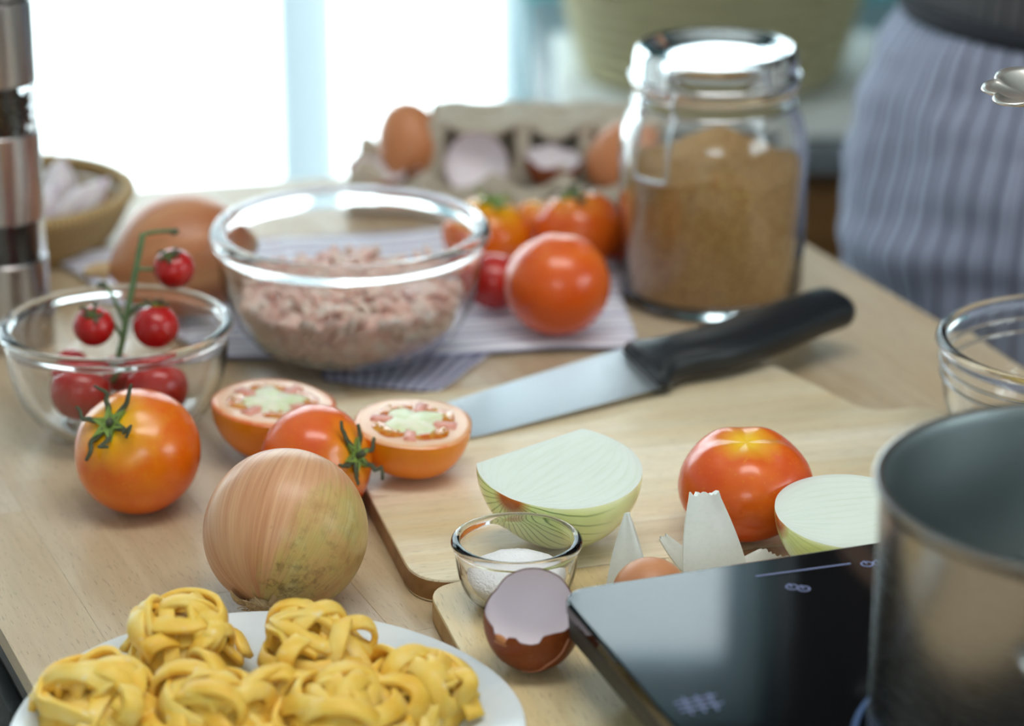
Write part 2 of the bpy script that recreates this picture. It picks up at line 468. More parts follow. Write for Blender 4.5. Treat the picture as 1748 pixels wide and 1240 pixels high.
def weave_mat(name, light, dark, sx=60.0):
    m, nt, b = newmat(name, light, .7)
    uv = mapping(nt, tex(nt, 'UV'), (sx, 1, 1))
    wv = nd(nt, 'ShaderNodeTexWave', {'Vector': uv, 'Scale': 1.0, 'Distortion': 1.2, 'Detail': 2.0}).outputs[1]
    col = mixc(nt, ramp(nt, wv, [(.2, 0), (.8, 1)]), dark, light)
    col = mixc(nt, mth(nt, 'MULTIPLY', noise(nt, shifted(nt, tex(nt)), 30, 3), .5), col, tuple(c*.7 for c in dark))
    setc(nt, b, col); bump(nt, b, wv, .5, .002)
    return m
m_rush = weave_mat('woven_rush', srgb(222, 214, 172), srgb(176, 166, 122), 70)
bk = thing('woven_basket', (bc.x, 2.735, CZ+.014), 'large olive-beige woven rush basket standing on the white cloth', 'basket')
NR = 16
for i in range(NR):
    t = i/(NR-1)
    R = .128+.022*math.sin(min(t*1.6, 1)*PI/2)+.01*t
    mesh('coil', ring(R, .0085, 96, 8, .0085+i*.0150, 1.0), m_rush, bk)
mesh('basket_base', lathe([(0, 0), (.127, 0), (.127, .006), (0, .006)], 48), m_rush, bk)

# ================================================================== CUTTING BOARDS
m_board1 = wood('paddle_board_wood', srgb(243, 232, 206), srgb(231, 208, 166), 'X', .05, .36, True, 7)
m_board2 = wood('small_board_wood', srgb(236, 220, 180), srgb(220, 194, 142), 'Y', .05, .40, True, 7)
m_bedge = wood('board_bark_edge', srgb(170, 130, 88), srgb(120, 82, 50), 'X', .05, .5, False, 10)
m_bedge2 = wood('small_board_edge', srgb(206, 172, 118), srgb(176, 136, 84), 'X', .05, .5, False, 10)
BZ = .014
def stave_board(root, outline, cuts, axis, mat, z0=0.0, z1=BZ, bev=.0016, special=None, edge=None):
    """a glued-up board: the outline is sliced into staves, each an object of its own"""
    for k, (a, c) in enumerate(zip(cuts[:-1], cuts[1:])):
        bm = prism_bm(outline, z0, z1, bev, 2)
        for val, sgn in ((a, -1), (c, 1)):
            no = Vector((0, 0, 0)); no[axis] = sgn
            co = Vector((0, 0, 0)); co[axis] = val-sgn*.00005
            g = bmesh.ops.bisect_plane(bm, geom=bm.verts[:]+bm.edges[:]+bm.faces[:], plane_co=co, plane_no=no, clear_outer=True)
            es = [e for e in g['geom_cut'] if isinstance(e, bmesh.types.BMEdge)]
            if es:
                try: bmesh.ops.contextual_create(bm, geom=es)
                except Exception: pass
        if len(bm.faces) > 3:
            bmesh.ops.recalc_face_normals(bm, faces=bm.faces)
            for f in bm.faces:
                if abs(f.normal.z) < .35: f.material_index = 1
            from_bm('stave', bm, [(special or {}).get(k, mat), edge], root, angle=25)
        else: bm.free()
def smooth_outline(ctrl):
    """rounded outline: list of (x, y, r) corner points"""
    out = []; n = len(ctrl)
    for i in range(n):
        x, y, r = ctrl[i]
        p = Vector((x, y)); a = Vector(ctrl[i-1][:2]); c = Vector(ctrl[(i+1) % n][:2])
        if r <= 0: out.append((x, y)); continue
        d1 = (a-p).normalized(); d2 = (c-p).normalized()
        ang = d1.angle(d2); t = min(r/math.tan(ang/2), (a-p).length*.49, (c-p).length*.49)
        q0, q1 = p+d1*t, p+d2*t
        for k in range(9):
            s = k/8
            v = (1-s)**2*q0+2*s*(1-s)*p+s*s*q1
            out.append((v.x, v.y))
    return out
A1 = math.radians(14.5)
b1 = thing('paddle_board', (-.117, 1.528, TT), 'large pale wooden paddle cutting board with the knife and halved onion on it', 'cutting board', (0, 0, A1))
ol = smooth_outline([(0, -.270, .028), (.287, -.270, .03), (.305, -.19, .02), (.318, -.147, .02), (.360, -.147, .022), (.360, -.099, .022),
                     (.318, -.099, .02), (.303, -.054, .02), (.287, 0, .03), (0, 0, .02)])
stave_board(b1, ol, [-.275, -.222, -.166, -.121, -.072, -.031, .005], 1, m_board1, edge=m_bedge)
A2 = math.radians(14.5)
c2 = Vector((-.117, 1.528))+Vector((math.sin(A1), -math.cos(A1)))*.2706
b2 = thing('small_cutting_board', (c2.x+.0, c2.y, TT), 'pale yellow wooden cutting board under the eggshell and the black cooktop', 'cutting board', (0, 0, A2))
ol = smooth_outline([(.004, -.30, .03), (.40, -.30, .03), (.40, 0, .03), (.004, 0, .022)])
m_board2p = wood('small_board_pinkish_stave', srgb(205, 172, 140), srgb(180, 142, 108), 'Y', .03, .45, True, 7)
stave_board(b2, ol, [-.01, .058, .112, .134, .20, .27, .34, .41], 0, m_board2, special={2: m_board2p}, edge=m_bedge2)

# ================================================================== INDUCTION COOKTOP AND POT
CT = .06                                               # height of the glass above the table
m_cglass, nt, b = newmat('black_ceramic_glass', (.004, .004, .005), .04, spec=.5)
m_cbody, nt, b = newmat('dark_grey_cooktop_body', srgb(42, 44, 42), .6)
m_print, _, _ = newmat('pale_blue_print', srgb(120, 128, 168), .5)
m_ringp, _, _ = newmat('blue_ring_print', srgb(70, 100, 150), .5)
cc = at(950, 1009, CT)
A3 = math.radians(19.5)
ck = thing('induction_cooktop', (cc.x, cc.y, TT), 'black glass portable induction cooktop beneath the steel pot', 'cooktop', (0, 0, A3))
CW, CD = .305, .37
rr = [(x, y) for x, y in round_rect(0, CW, -CD, 0, .016, 8)]
from_bm('glass_plate', prism_bm(rr, CT-.007, CT, .0015, 3), m_cglass, ck, smooth=False)
# tapering body under the glass
bm = bmesh.new()
lv = []
for z, ins in ((CT-.0075, .0006), (CT-.018, .0012), (CT-.022, .004), (BZ+.008, .020), (BZ+.006, .024)):
    lv.append([bm.verts.new((x, y, z)) for x, y in round_rect(ins, CW-ins, -CD+ins, -ins, .016, 8)])
for A, B in zip(lv[:-1], lv[1:]):
    for i in range(len(A)):
        j = (i+1) % len(A); bm.faces.new((A[i], A[j], B[j], B[i]))
bm.faces.new(lv[0]); bm.faces.new(lv[-1][::-1])
from_bm('body', bm, m_cbody, ck)
for x, y in ((.045, -.045), (CW-.045, -.045), (.045, -CD+.045), (CW-.045, -CD+.045)):
    mesh('foot', xf(lathe([(0, BZ), (.011, BZ), (.012, BZ+.0065), (0, BZ+.0065)], 20), Matrix.Translation((x, y, 0))), m_cbody, ck, angle=40)
pot_c = Vector((.240, 1.006, TT+CT))
Rinv = Matrix.Rotation(-A3, 4, 'Z')
pl = Rinv @ (pot_c-Vector((cc.x, cc.y, TT)))           # the pot in the cooktop's own frame
zp = CT+.00025
def flat_ring(R, wd, cx, cy, z, a0=0, a1=2*PI, n=72):
    V, F = [], []
    for i in range(n+1):
        a = a0+(a1-a0)*i/n
        for r in (R-wd/2, R+wd/2): V.append((cx+r*math.cos(a), cy+r*math.sin(a), z))
    for i in range(n): F.append((2*i, 2*i+1, 2*i+3, 2*i+2))
    return V, F
mesh('cooking_zone_ring', flat_ring(.0955, .0022, pl.x, pl.y, zp), m_ringp, ck)
def ck_local(px, py):
    p = Rinv @ (at(px, py, CT)-Vector((cc.x, cc.y, TT))); return p
def stroke(p, q, wd):
    p, q = Vector((p[0], p[1])), Vector((q[0], q[1])); d = (q-p).normalized(); n = Vector((-d.y, d.x))*wd/2
    return [tuple((*v, zp)) for v in (p-n, q-n, q+n, p+n)], [(0, 1, 2, 3)]
a = ck_local(1290, 985); c = ck_local(1452, 963)
mesh('slider_mark', stroke(a, c, .0012), m_print, ck)
for px, py in ((1372, 1006), (1352, 1003), (1480, 964), (1500, 962)):      # touch-key symbols
    p = ck_local(px, py)
    mesh('key_symbol', join(flat_ring(.0028, .0009, p.x, p.y, zp, .6, 2*PI-.6+1.2, 20), stroke((p.x, p.y), (p.x, p.y+.004), .0009)), m_print, ck)
p = ck_local(1192, 1203)                                                   # faint mark at the zone's corner
parts = [stroke((p.x-.010, p.y+.004*k), (p.x+.008+.003*(k % 2), p.y+.004*k+.0015), .0011) for k in (-1, 0, 1)]
parts += [stroke((p.x-.006+.006*k, p.y-.008), (p.x-.004+.006*k, p.y+.008), .0011) for k in (0, 1, 2)]
mesh('zone_mark', join(*parts), m_print, ck)

m_steel, nt, b = newmat('brushed_steel', (.46, .45, .44), .24, metal=1.0)
uvn = noise(nt, mapping(nt, tex(nt, 'UV'), (3, 400, 1)), 6, 2)
setc(nt, b, ramp(nt, uvn, [(.3, (.22, .22, .23)), (.7, (.30, .30, .30))]), 'Roughness')
m_steel_in, _, _ = newmat('satin_steel_inside', (.34, .38, .38), .4, metal=1.0)
pt = thing('stainless_pot', pot_c, 'stainless steel cooking pot on the black cooktop at the right', 'pot')
PR, PH = .0905, .121
mesh('pot_body', lathe([(0, 0), (PR-.008, 0), (PR-.003, .0015), (PR-.0006, .006), (PR-.0005, PH-.008), (PR+.0008, PH-.0035), (PR+.0022, PH-.0015), (PR+.0022, PH),
                        (PR+.0005, PH+.0006), (PR-.0018, PH-.0005)], 96), [m_steel], pt, angle=50)
mesh('pot_inside', lathe([(PR-.0018, PH-.0005), (PR-.0032, PH-.005), (PR-.0032, .008), (PR-.008, .004), (0, .004)], 96), [m_steel_in], pt, angle=50)
water = mesh('pot_water', lathe([(0, .050), (PR-.0036, .050), (PR-.0036, .0085), (PR-.009, .0045), (0, .0045)], 64), thin_water, loc=pot_c)
tag(water, 'clear water filling the lower part of the steel pot', 'water')
for ux, uy in ((1, .05), (-.12, -.99)):                 # side handles, to the right and toward the camera
    tx, ty = -uy, ux
    hz = .088
    pts = [(PR*ux+.035*tx*q, PR*uy+.035*ty*q, hz) if k in (0, 4) else ((PR+.032)*ux+.030*tx*q, (PR+.032)*uy+.030*ty*q, hz+.008)
           for k, q in ((0, -1), (1, -1), (2, 0), (3, 1), (4, 1))]
    mesh('handle', tube(pts, .0042, 10, 40), m_steel, pt)

# ================================================================== PLATE AND PASTA NESTS
m_china, nt, b = newmat('white_glazed_china', srgb(222, 229, 233), .12, coat=.5, coat_rough=.05)
setc(nt, b, ramp(nt, noise(nt, tex(nt), 28, 4), [(.35, srgb(214, 222, 228)), (.65, srgb(232, 237, 239))]))
bump(nt, b, noise(nt, tex(nt), 46, 2), .10, .002)
pc = at(450, 1242, .02)
pw = lambda r, z, a: (r*(1+.012*math.cos(3*a+.4)+.008*math.cos(5*a)), z+(.0006*math.sin(4*a) if r > .08 else 0))
pla = mesh('dinner_plate', lathe([(0, .002), (.070, .002), (.071, 0), (.075, 0), (.076, .003), (.095, .0085), (.1165, .0185), (.1185, .0205), (.1180, .0218), (.1160, .0216),
                        (.095, .0128), (.080, .0078), (.070, .0064), (0, .006)], 96, jitter=pw), m_china, loc=(pc.x, pc.y, TT), angle=60)
tag(pla, 'white glazed plate heaped with yellow pasta nests', 'plate')
m_pasta, nt, b = newmat('fresh_egg_pasta', srgb(226, 170, 62), .5, sss=.25, sss_scale=.004, sss_rad=(1, .6, .2))
n1 = noise(nt, shifted(nt, tex(nt)), 60, 4)
col = ramp(nt, n1, [(.25, srgb(238, 180, 46)), (.5, srgb(246, 204, 88)), (.75, srgb(250, 222, 138))])
fl_ = ramp(nt, noise(nt, shifted(nt, tex(nt), 9), 130, 5, .65), [(.60, 0), (.72, 1)])
setc(nt, b, mixc(nt, mth(nt, 'MULTIPLY', fl_, .5), col, srgb(246, 234, 206)))
bump(nt, b, noise(nt, tex(nt), 300, 3), .25, .0006)
def rib_sect(wd, th):
    return [(wd/2*x, th/2*y) for x, y in ((-1, -.55), (-.9, -1), (0, -1.05), (.9, -1), (1, -.55), (1, .55), (.9, 1), (0, 1.05), (-.9, 1), (-1, .55))]
def strand(rg, R, H, kind):
    """one folded ribbon lying in the nest"""
    pts = []
    a0 = rg.uniform(0, 2*PI)
    if kind == 'coil':                                  # around the nest
        span = rg.uniform(2.2, 4.6)*rg.choice((-1, 1)); r0 = rg.uniform(.45, .92); z0 = rg.uniform(.12, .75)
        n = 9
        for i in range(n):
            t = i/(n-1); a = a0+span*t
            z = min(max(z0+.22*math.sin(t*PI*rg.uniform(.8, 1.2)), .1), .95)
            r = min(r0+.12*math.sin(3*t+a0), math.sqrt(max(1-z*z*.75, .1)))
            pts.append(Vector((R*r*math.cos(a), R*r*math.sin(a), H*z)))
    elif kind == 'fold':                                # a short tight fold standing out of the nest
        u_, w_ = rg.uniform(0, .85), rg.uniform(.30, .5)
        c = Vector((R*.80*u_*math.cos(a0), R*.80*u_*math.sin(a0), H*(.25+.55*math.sqrt(1-u_*u_*.8))))
        a1 = rg.uniform(0, 2*PI); e1 = Vector((math.cos(a1), math.sin(a1), rg.uniform(-.3, .3))); e2 = Vector((c.x*.9, c.y*.9, R*.9)).normalized()
        tot = rg.uniform(3.4, 5.4)
        for i in range(9):
            t = -tot/2+tot*i/8
            pts.append(c+e1*R*w_*math.sin(t)+e2*R*w_*.85*(math.cos(t)-.2)+e1.cross(e2)*R*.16*t/2)
            pts[-1].z = max(pts[-1].z, H*.1)
    else:                                               # a loop arching over the top
        ex, ey = math.cos(a0), math.sin(a0); sx, sy = -ey, ex
        off = rg.uniform(-.55, .55); w2 = math.sqrt(1-off*off)*rg.uniform(.75, .98); hh = rg.uniform(.75, 1.05)
        for i in range(9):
            t = i/8; q = -1+2*t
            z = .12+(hh*(1-.45*off*off)-.12)*math.sin(PI*(.06+.88*t))**.75
            o2 = off+.16*math.sin(q*2.4+a0)
            pts.append(Vector((R*(ex*q*w2+sx*o2), R*(ey*q*w2+sy*o2), H*z)))
    path = smooth_path(pts, 26)
    wd, th = rg.uniform(.0072, .0100), .0030
    tw0, tw1 = rg.uniform(-.5, .5), rg.uniform(-.9, .9)
    V, F, U = [], [], []
    sc = rib_sect(wd, th); m = len(sc); n = len(path)
    for i, p in enumerate(path):
        T = (path[min(i+1, n-1)]-path[max(i-1, 0)]).normalized()
        out = Vector((p.x, p.y, (p.z-H*.25)*1.4))       # faces outward from the nest's heart
        nr = (out-T*out.dot(T)).normalized(); bb = T.cross(nr)
        tw = tw0+(tw1-tw0)*i/(n-1)
        nr2 = nr*math.cos(tw)+bb*math.sin(tw); b2_ = T.cross(nr2)
        for k, (x, y) in enumerate(sc): V.append(p+b2_*x+nr2*y); U.append((k/m, i/n))
    for i in range(n-1):
        for k in range(m):
            l = (k+1) % m; F.append((i*m+k, i*m+l, (i+1)*m+l, (i+1)*m+k))
    F.append(tuple(range(m-1, -1, -1))); F.append(tuple(range((n-1)*m, n*m)))
    return V, F, U
nests = [  # px, py, R, H, name of the place on the plate
    (316, 1150, .0310, .042, 'tall yellow pasta nest at the back left of the white plate', 1),
    (548, 1164, .0330, .041, 'yellow pasta nest at the back right of the plate, nearest the onion root', 2),
    (715, 1214, .0310, .030, 'low yellow pasta nest at the right rim of the white plate', 3),
    (168, 1236, .0340, .030, 'low yellow pasta nest at the left rim of the white plate', 4),
    (372, 1252, .0350, .034, 'yellow pasta nest at the plate front, left of centre, cut by the picture edge', 5),
    (585, 1262, .0350, .033, 'yellow pasta nest at the plate front, right of centre, cut by the picture edge', 6)]
for px, py, R, H, lab, sd in nests:
    rg = random.Random(sd*11)
    p = at(px, py, .012)
    rim = (Vector((p.x, p.y))-Vector((pc.x, pc.y))).length
    zb = .0072+max(0, rim-.078)*.38
    t = thing('pasta_nest', (p.x, p.y, TT+zb), lab, 'pasta', group='pasta nests on the white plate')
    mesh('strand_core', lathe([(0, 0), (R*.7, 0), (R*.82, H*.25), (R*.7, H*.55), (R*.35, H*.78), (0, H*.82)], 24,
                              jitter=lambda r, z, a: (r*(1+.10*math.sin(5*a+z*300)), z)), m_pasta, t)
    for k in range(20): mesh('strand', strand(rg, R, H, 'coil' if k < 6 else 'arch' if k < 11 else 'fold'), m_pasta, t)

# ================================================================== TOMATOES
def tomato_mat(name, main, deep, top, top_r=.45, blot=.5):
    m, nt, b = newmat(name, main, .27, sss=.12, sss_scale=.006, sss_rad=(1, .35, .1), coat=.25, coat_rough=.14, spec=.5)
    co = tex(nt)
    x, y, z = sep(nt, co)
    n1 = noise(nt, shifted(nt, co), 34, 3, .55)
    col = mixc(nt, ramp(nt, n1, [(.5-blot*.3, 0), (.5+blot*.3, 1)]), main, deep)
    n2 = noise(nt, co, 60, 3)
    rho = mth(nt, 'SQRT', mth(nt, 'ADD', mth(nt, 'MULTIPLY', x, x), mth(nt, 'MULTIPLY', y, y)))
    k = mth(nt, 'MULTIPLY', mth(nt, 'DIVIDE', rho, .035), mth(nt, 'MULTIPLY_ADD', n2, .9, .55))
    f = ramp(nt, k, [(.10, 1), (top_r, 0)])
    upz = ramp(nt, z, [(.0, 0), (.02, 1)])
    col = mixc(nt, mth(nt, 'MULTIPLY', f, upz), col, top)
    fine = noise(nt, co, 420, 2)
    col = mixc(nt, mth(nt, 'MULTIPLY', ramp(nt, fine, [(.62, 0), (.75, 1)]), .18), col, top)
    dn = mth(nt, 'ADD', z, mth(nt, 'MULTIPLY_ADD', n1, .03, -.015))
    col = mixc(nt, ramp(nt, mth(nt, 'MULTIPLY_ADD', dn, 12.0, .5), [(.15, .75), (.6, 0)]), col, deep)   # riper toward the blossom end
    setc(nt, b, col)
    bump(nt, b, noise(nt, co, 45, 2), .05, .002)
    return m
mt_orange = tomato_mat('ripe_orange_tomato_skin', srgb(236, 126, 4), srgb(222, 88, 4), srgb(244, 190, 16), .8, .7)
mt_red = tomato_mat('red_orange_tomato_skin', srgb(230, 104, 18), srgb(218, 80, 10), srgb(248, 196, 40), .55)
mt_half = tomato_mat('halved_orange_tomato_skin', srgb(248, 156, 14), srgb(242, 132, 8), srgb(248, 190, 24), .3, .6)
mt_deep = tomato_mat('deep_red_tomato_skin', srgb(196, 34, 16), srgb(168, 18, 10), srgb(214, 80, 20), .3)
mt_mix = tomato_mat('mottled_orange_tomato_skin', srgb(234, 112, 22), srgb(222, 84, 14), srgb(244, 160, 30), .7, .6)
mt_cherry = tomato_mat('cherry_tomato_skin', srgb(196, 26, 22), srgb(158, 10, 12), srgb(214, 60, 24), .15)
m_green, nt, b = newmat('green_calyx', srgb(92, 112, 44), .6)
setc(nt, b, mixc(nt, noise(nt, tex(nt), 200, 3), srgb(84, 118, 44), srgb(146, 168, 76)))
m_dgreen, nt, b = newmat('dry_dark_green_sepal', srgb(58, 66, 44), .65)
setc(nt, b, mixc(nt, noise(nt, tex(nt), 260, 3), srgb(46, 54, 36), srgb(92, 96, 66)))
m_vine, nt, b = newmat('vine_stem', srgb(74, 104, 62), .55)
setc(nt, b, mixc(nt, noise(nt, tex(nt), 150, 3), srgb(58, 90, 54), srgb(112, 134, 84)))

def tomato_vf(R, sq=.86, lobes=5, amp=.02, dimple=.10, seg=64, rings=40, ph=0.0):
    prof = []
    for i in range(rings+1):
        t = PI*i/rings
        prof.append((t, 0))
    V, F, U, rg = [], [], [], []
    for i in range(rings+1):
        t = PI*i/rings
        s, c = math.sin(t), math.cos(t)
        if i in (0, rings):
            z = sq*c-(dimple if i == 0 else -dimple*.35)
            rg.append([len(V)]*seg); V.append(Vector((0, 0, z*R))); U.append((.5, i/rings)); continue
        row = []
        for k in range(seg):
            a = 2*PI*k/seg
            lo = math.cos(lobes*a+ph)+.4*math.cos((lobes-2)*a+1.3*ph)
            up = max(c, 0)
            r = s*(1+amp*lo*(.45+.8*up))
            z = sq*c-dimple*math.exp(-(s/.42)**2)*(1 if c > 0 else -.35)
            z += amp*1.2*lo*up*math.exp(-((s-.55)/.35)**2)
            row.append(len(V)); V.append(Vector((r*R*math.cos(a), r*R*math.sin(a), z*R))); U.append((k/seg, i/rings))
        rg.append(row)
    for A, B in zip(rg[:-1], rg[1:]):
        for i in range(seg):
            j = (i+1) % seg
            g = []
            [g.append(x) for x in (A[i], B[i], B[j], A[j]) if x not in g]
            F.append(tuple(g))
    return V, F, U
def calyx(parent, R, sq, dimple, sd, n=5, length=.6, curl=.5, wid=.045, stem=.25, mat=None):
    """star of sepals with a stem stub in the dimple, in the tomato's frame (stem along +z)"""
    rg = random.Random(sd)
    z0 = (sq-dimple)*R
    star = []
    V, F = [(0, 0, z0+.0012)], []
    m = n*2
    for k in range(m):
        a = 2*PI*k/m
        r = R*(.33 if k % 2 == 0 else .15)
        V.append((r*math.cos(a), r*math.sin(a), z0+.0018+R*.02))
    for k in range(m): V.append((V[k+1][0]*.9, V[k+1][1]*.9, z0-.001))
    for k in range(m):
        l = (k+1) % m
        F.append((0, k+1, l+1)); F.append((k+1, m+k+1, m+l+1, l+1))
    c = mesh('calyx', (V, F), m_green, parent, smooth=False)
    st = tube([(0, 0, z0), (R*.01, 0, z0+R*stem*.5), (R*.05, R*.02, z0+R*stem)], R*.055, 8, 6, R*.065)
    mesh('stem', st, mat or m_dgreen, c)
    for k in range(n):
        a = 2*PI*k/n+rg.uniform(-.25, .25)
        L = R*length*rg.uniform(.75, 1.25); cu_ = curl*rg.uniform(.2, 1.5)
        pts = []
        for i in range(7):
            t = i/6
            r = R*.12+L*t
            s = min(r/R, .98)
            surf = (sq*math.sqrt(1-s*s)-dimple*math.exp(-(s/.42)**2))*R
            aa = a+rg.uniform(-.05, .05)+.35*t*t*rg.choice((-1, 1))*.6
            pts.append((r*math.cos(aa), r*math.sin(aa), surf+.0016+R*cu_*t*t*.5))
        path = smooth_path(pts, 12)
        w0 = R*wid
        mesh('sepal', sweep(path, None, sects=lambda i, t: [(x*(w0*(1-t)**.7+.0006), y*.0006) for x, y in ((-1, -1), (0, -1.6), (1, -1), (1, 1), (0, .4), (-1, 1))]), mat or m_dgreen, c)
    return c
def tomato(name, pos, R, axis, mat, label, sq=.88, lobes=5, amp=.02, dimple=.1, cal=None, ph=0.0, group=None, cat='tomato', roll=0.0, seg=64):
    t = thing(name, pos, label, cat, aim(axis, roll), group)
    mesh('fruit', tomato_vf(R, sq, lobes, amp, dimple, seg, 40 if seg > 40 else 20, ph), mat, t)
    if cal: calyx(t, R, sq, dimple, **cal)
    return t
def lowest(R, sq, axis):
    a = Vector(axis).normalized()
    return math.sqrt((R*sq*a.z)**2+R*R*(1-a.z*a.z))       # half height of the tilted spheroid
def sit(px, py, R, sq, axis, base):
    h = lowest(R, sq, axis)
    return at(px, py, base+h+.0002)
G1 = 'whole tomatoes'
ax = (-.30, -.50, .62)
tomato('tomato', sit(235, 771, .0357, .95, ax, 0), .0357, ax, mt_orange, 'yellow-orange tomato with dried star calyx in front of the cherry tomato bowl', .95, 6, .008, .05,
       dict(sd=4, n=6, length=.50, curl=.55, stem=.12, wid=.034), .4)
ax = (.72, -.42, .30)
tomato('tomato', sit(540, 790, .0325, .93, ax, 0), .0325, ax, mt_mix, 'orange tomato with a dry calyx, half hidden behind the big front onion', .93, 5, .012, .08,
       dict(sd=9, n=6, length=.48, curl=.7, stem=.18, wid=.034), 1.0)
ax = (-.02, -.12, 1)
tomato('tomato', sit(1272, 826, .0362, .82, ax, BZ), .0362, ax, mt_red, 'stemless red-orange tomato on the paddle board beside the halved onions', .82, 5, .020, .12, None, .7)
# on the towel
TW = .007
ax = (-.10, -.25, 1)
tomato('tomato', sit(952, 486, .0348, .97, (0, .6, .8), TW), .0348, (0, .6, .8), mt_mix, 'large glossy orange tomato at the front of the towel, nearest the knife', .97, 5, .012, .05, None, .2)
ax = (.15, -.10, 1)
tomato('tomato', sit(834, 400, .0300, .88, ax, TW), .0300, ax, mt_orange, 'orange tomato with green calyx behind the rim of the meat bowl', .88, 5, .016, .08, dict(sd=3, n=5, length=.4, curl=.4, stem=.2, mat=m_green), .1)
ax = (.2, .3, .9)
tomato('tomato', sit(843, 480, .0205, .95, ax, TW), .0205, ax, mt_deep, 'small deep red tomato squeezed between the meat bowl and the large orange tomato', .95, 4, .012, .05, None, .5)
ax = (-.2, -.05, 1)
tomato('tomato', sit(988, 392, .0315, .90, ax, TW), .0315, ax, mt_mix, 'orange tomato with grey-green calyx in front of the egg carton', .90, 5, .018, .08, dict(sd=6, n=5, length=.5, curl=.4, stem=.25), .9)
ax = (.2, .1, .9)
tomato('tomato', sit(913, 378, .0165, .95, ax, TW), .0165, ax, mt_orange, 'smallest orange tomato, tucked between two larger ones by the egg carton', .95, 4, .01, .05, None, .3)
ax = (.2, .1, .9)
tomato('tomato', sit(1068, 402, .0215, .92, ax, 0), .0215, ax, mt_deep, 'red tomato mostly hidden behind the left side of the clip-top jar', .92, 4, .012, .05, None, .3)

# ------------------------------------------------------------------ halved tomatoes
m_flesh, nt, b = newmat('tomato_flesh', srgb(240, 170, 130), .28, sss=.3, sss_scale=.006, sss_rad=(1, .5, .3), coat=.3, coat_rough=.1)
co = tex(nt); x, y, z = sep(nt, co)
rho = mth(nt, 'SQRT', mth(nt, 'ADD', mth(nt, 'MULTIPLY', x, x), mth(nt, 'MULTIPLY', y, y)))
col = ramp(nt, mth(nt, 'ADD', mth(nt, 'DIVIDE', rho, .036), mth(nt, 'MULTIPLY_ADD', noise(nt, co, 120, 3), .16, -.08)),
           [(.0, srgb(240, 208, 176)), (.55, srgb(238, 178, 150)), (.80, srgb(242, 196, 158)), (.93, srgb(240, 168, 116)), (.99, srgb(232, 110, 40))])
setc(nt, b, col); bump(nt, b, noise(nt, co, 350, 3), .2, .0006)
m_core, nt, b = newmat('pale_tomato_core', srgb(240, 238, 208), .35, sss=.3, sss_scale=.005)
setc(nt, b, mixc(nt, ramp(nt, noise(nt, tex(nt), 150, 3), [(.4, 0), (.75, 1)]), srgb(242, 238, 212), srgb(212, 226, 170)))
m_gel, nt, b = newmat('tomato_gel', srgb(214, 120, 30), .12, sss=.3, sss_scale=.004, coat=.5)
setc(nt, b, mixc(nt, ramp(nt, noise(nt, tex(nt), 220, 3), [(.4, 0), (.7, 1)]), srgb(206, 104, 24), srgb(226, 168, 66)))
m_septum, _, _ = newmat('pink_septum', srgb(232, 158, 140), .3, sss=.3, sss_scale=.005)
m_seed, _, _ = newmat('tomato_seed', srgb(226, 190, 110), .3)
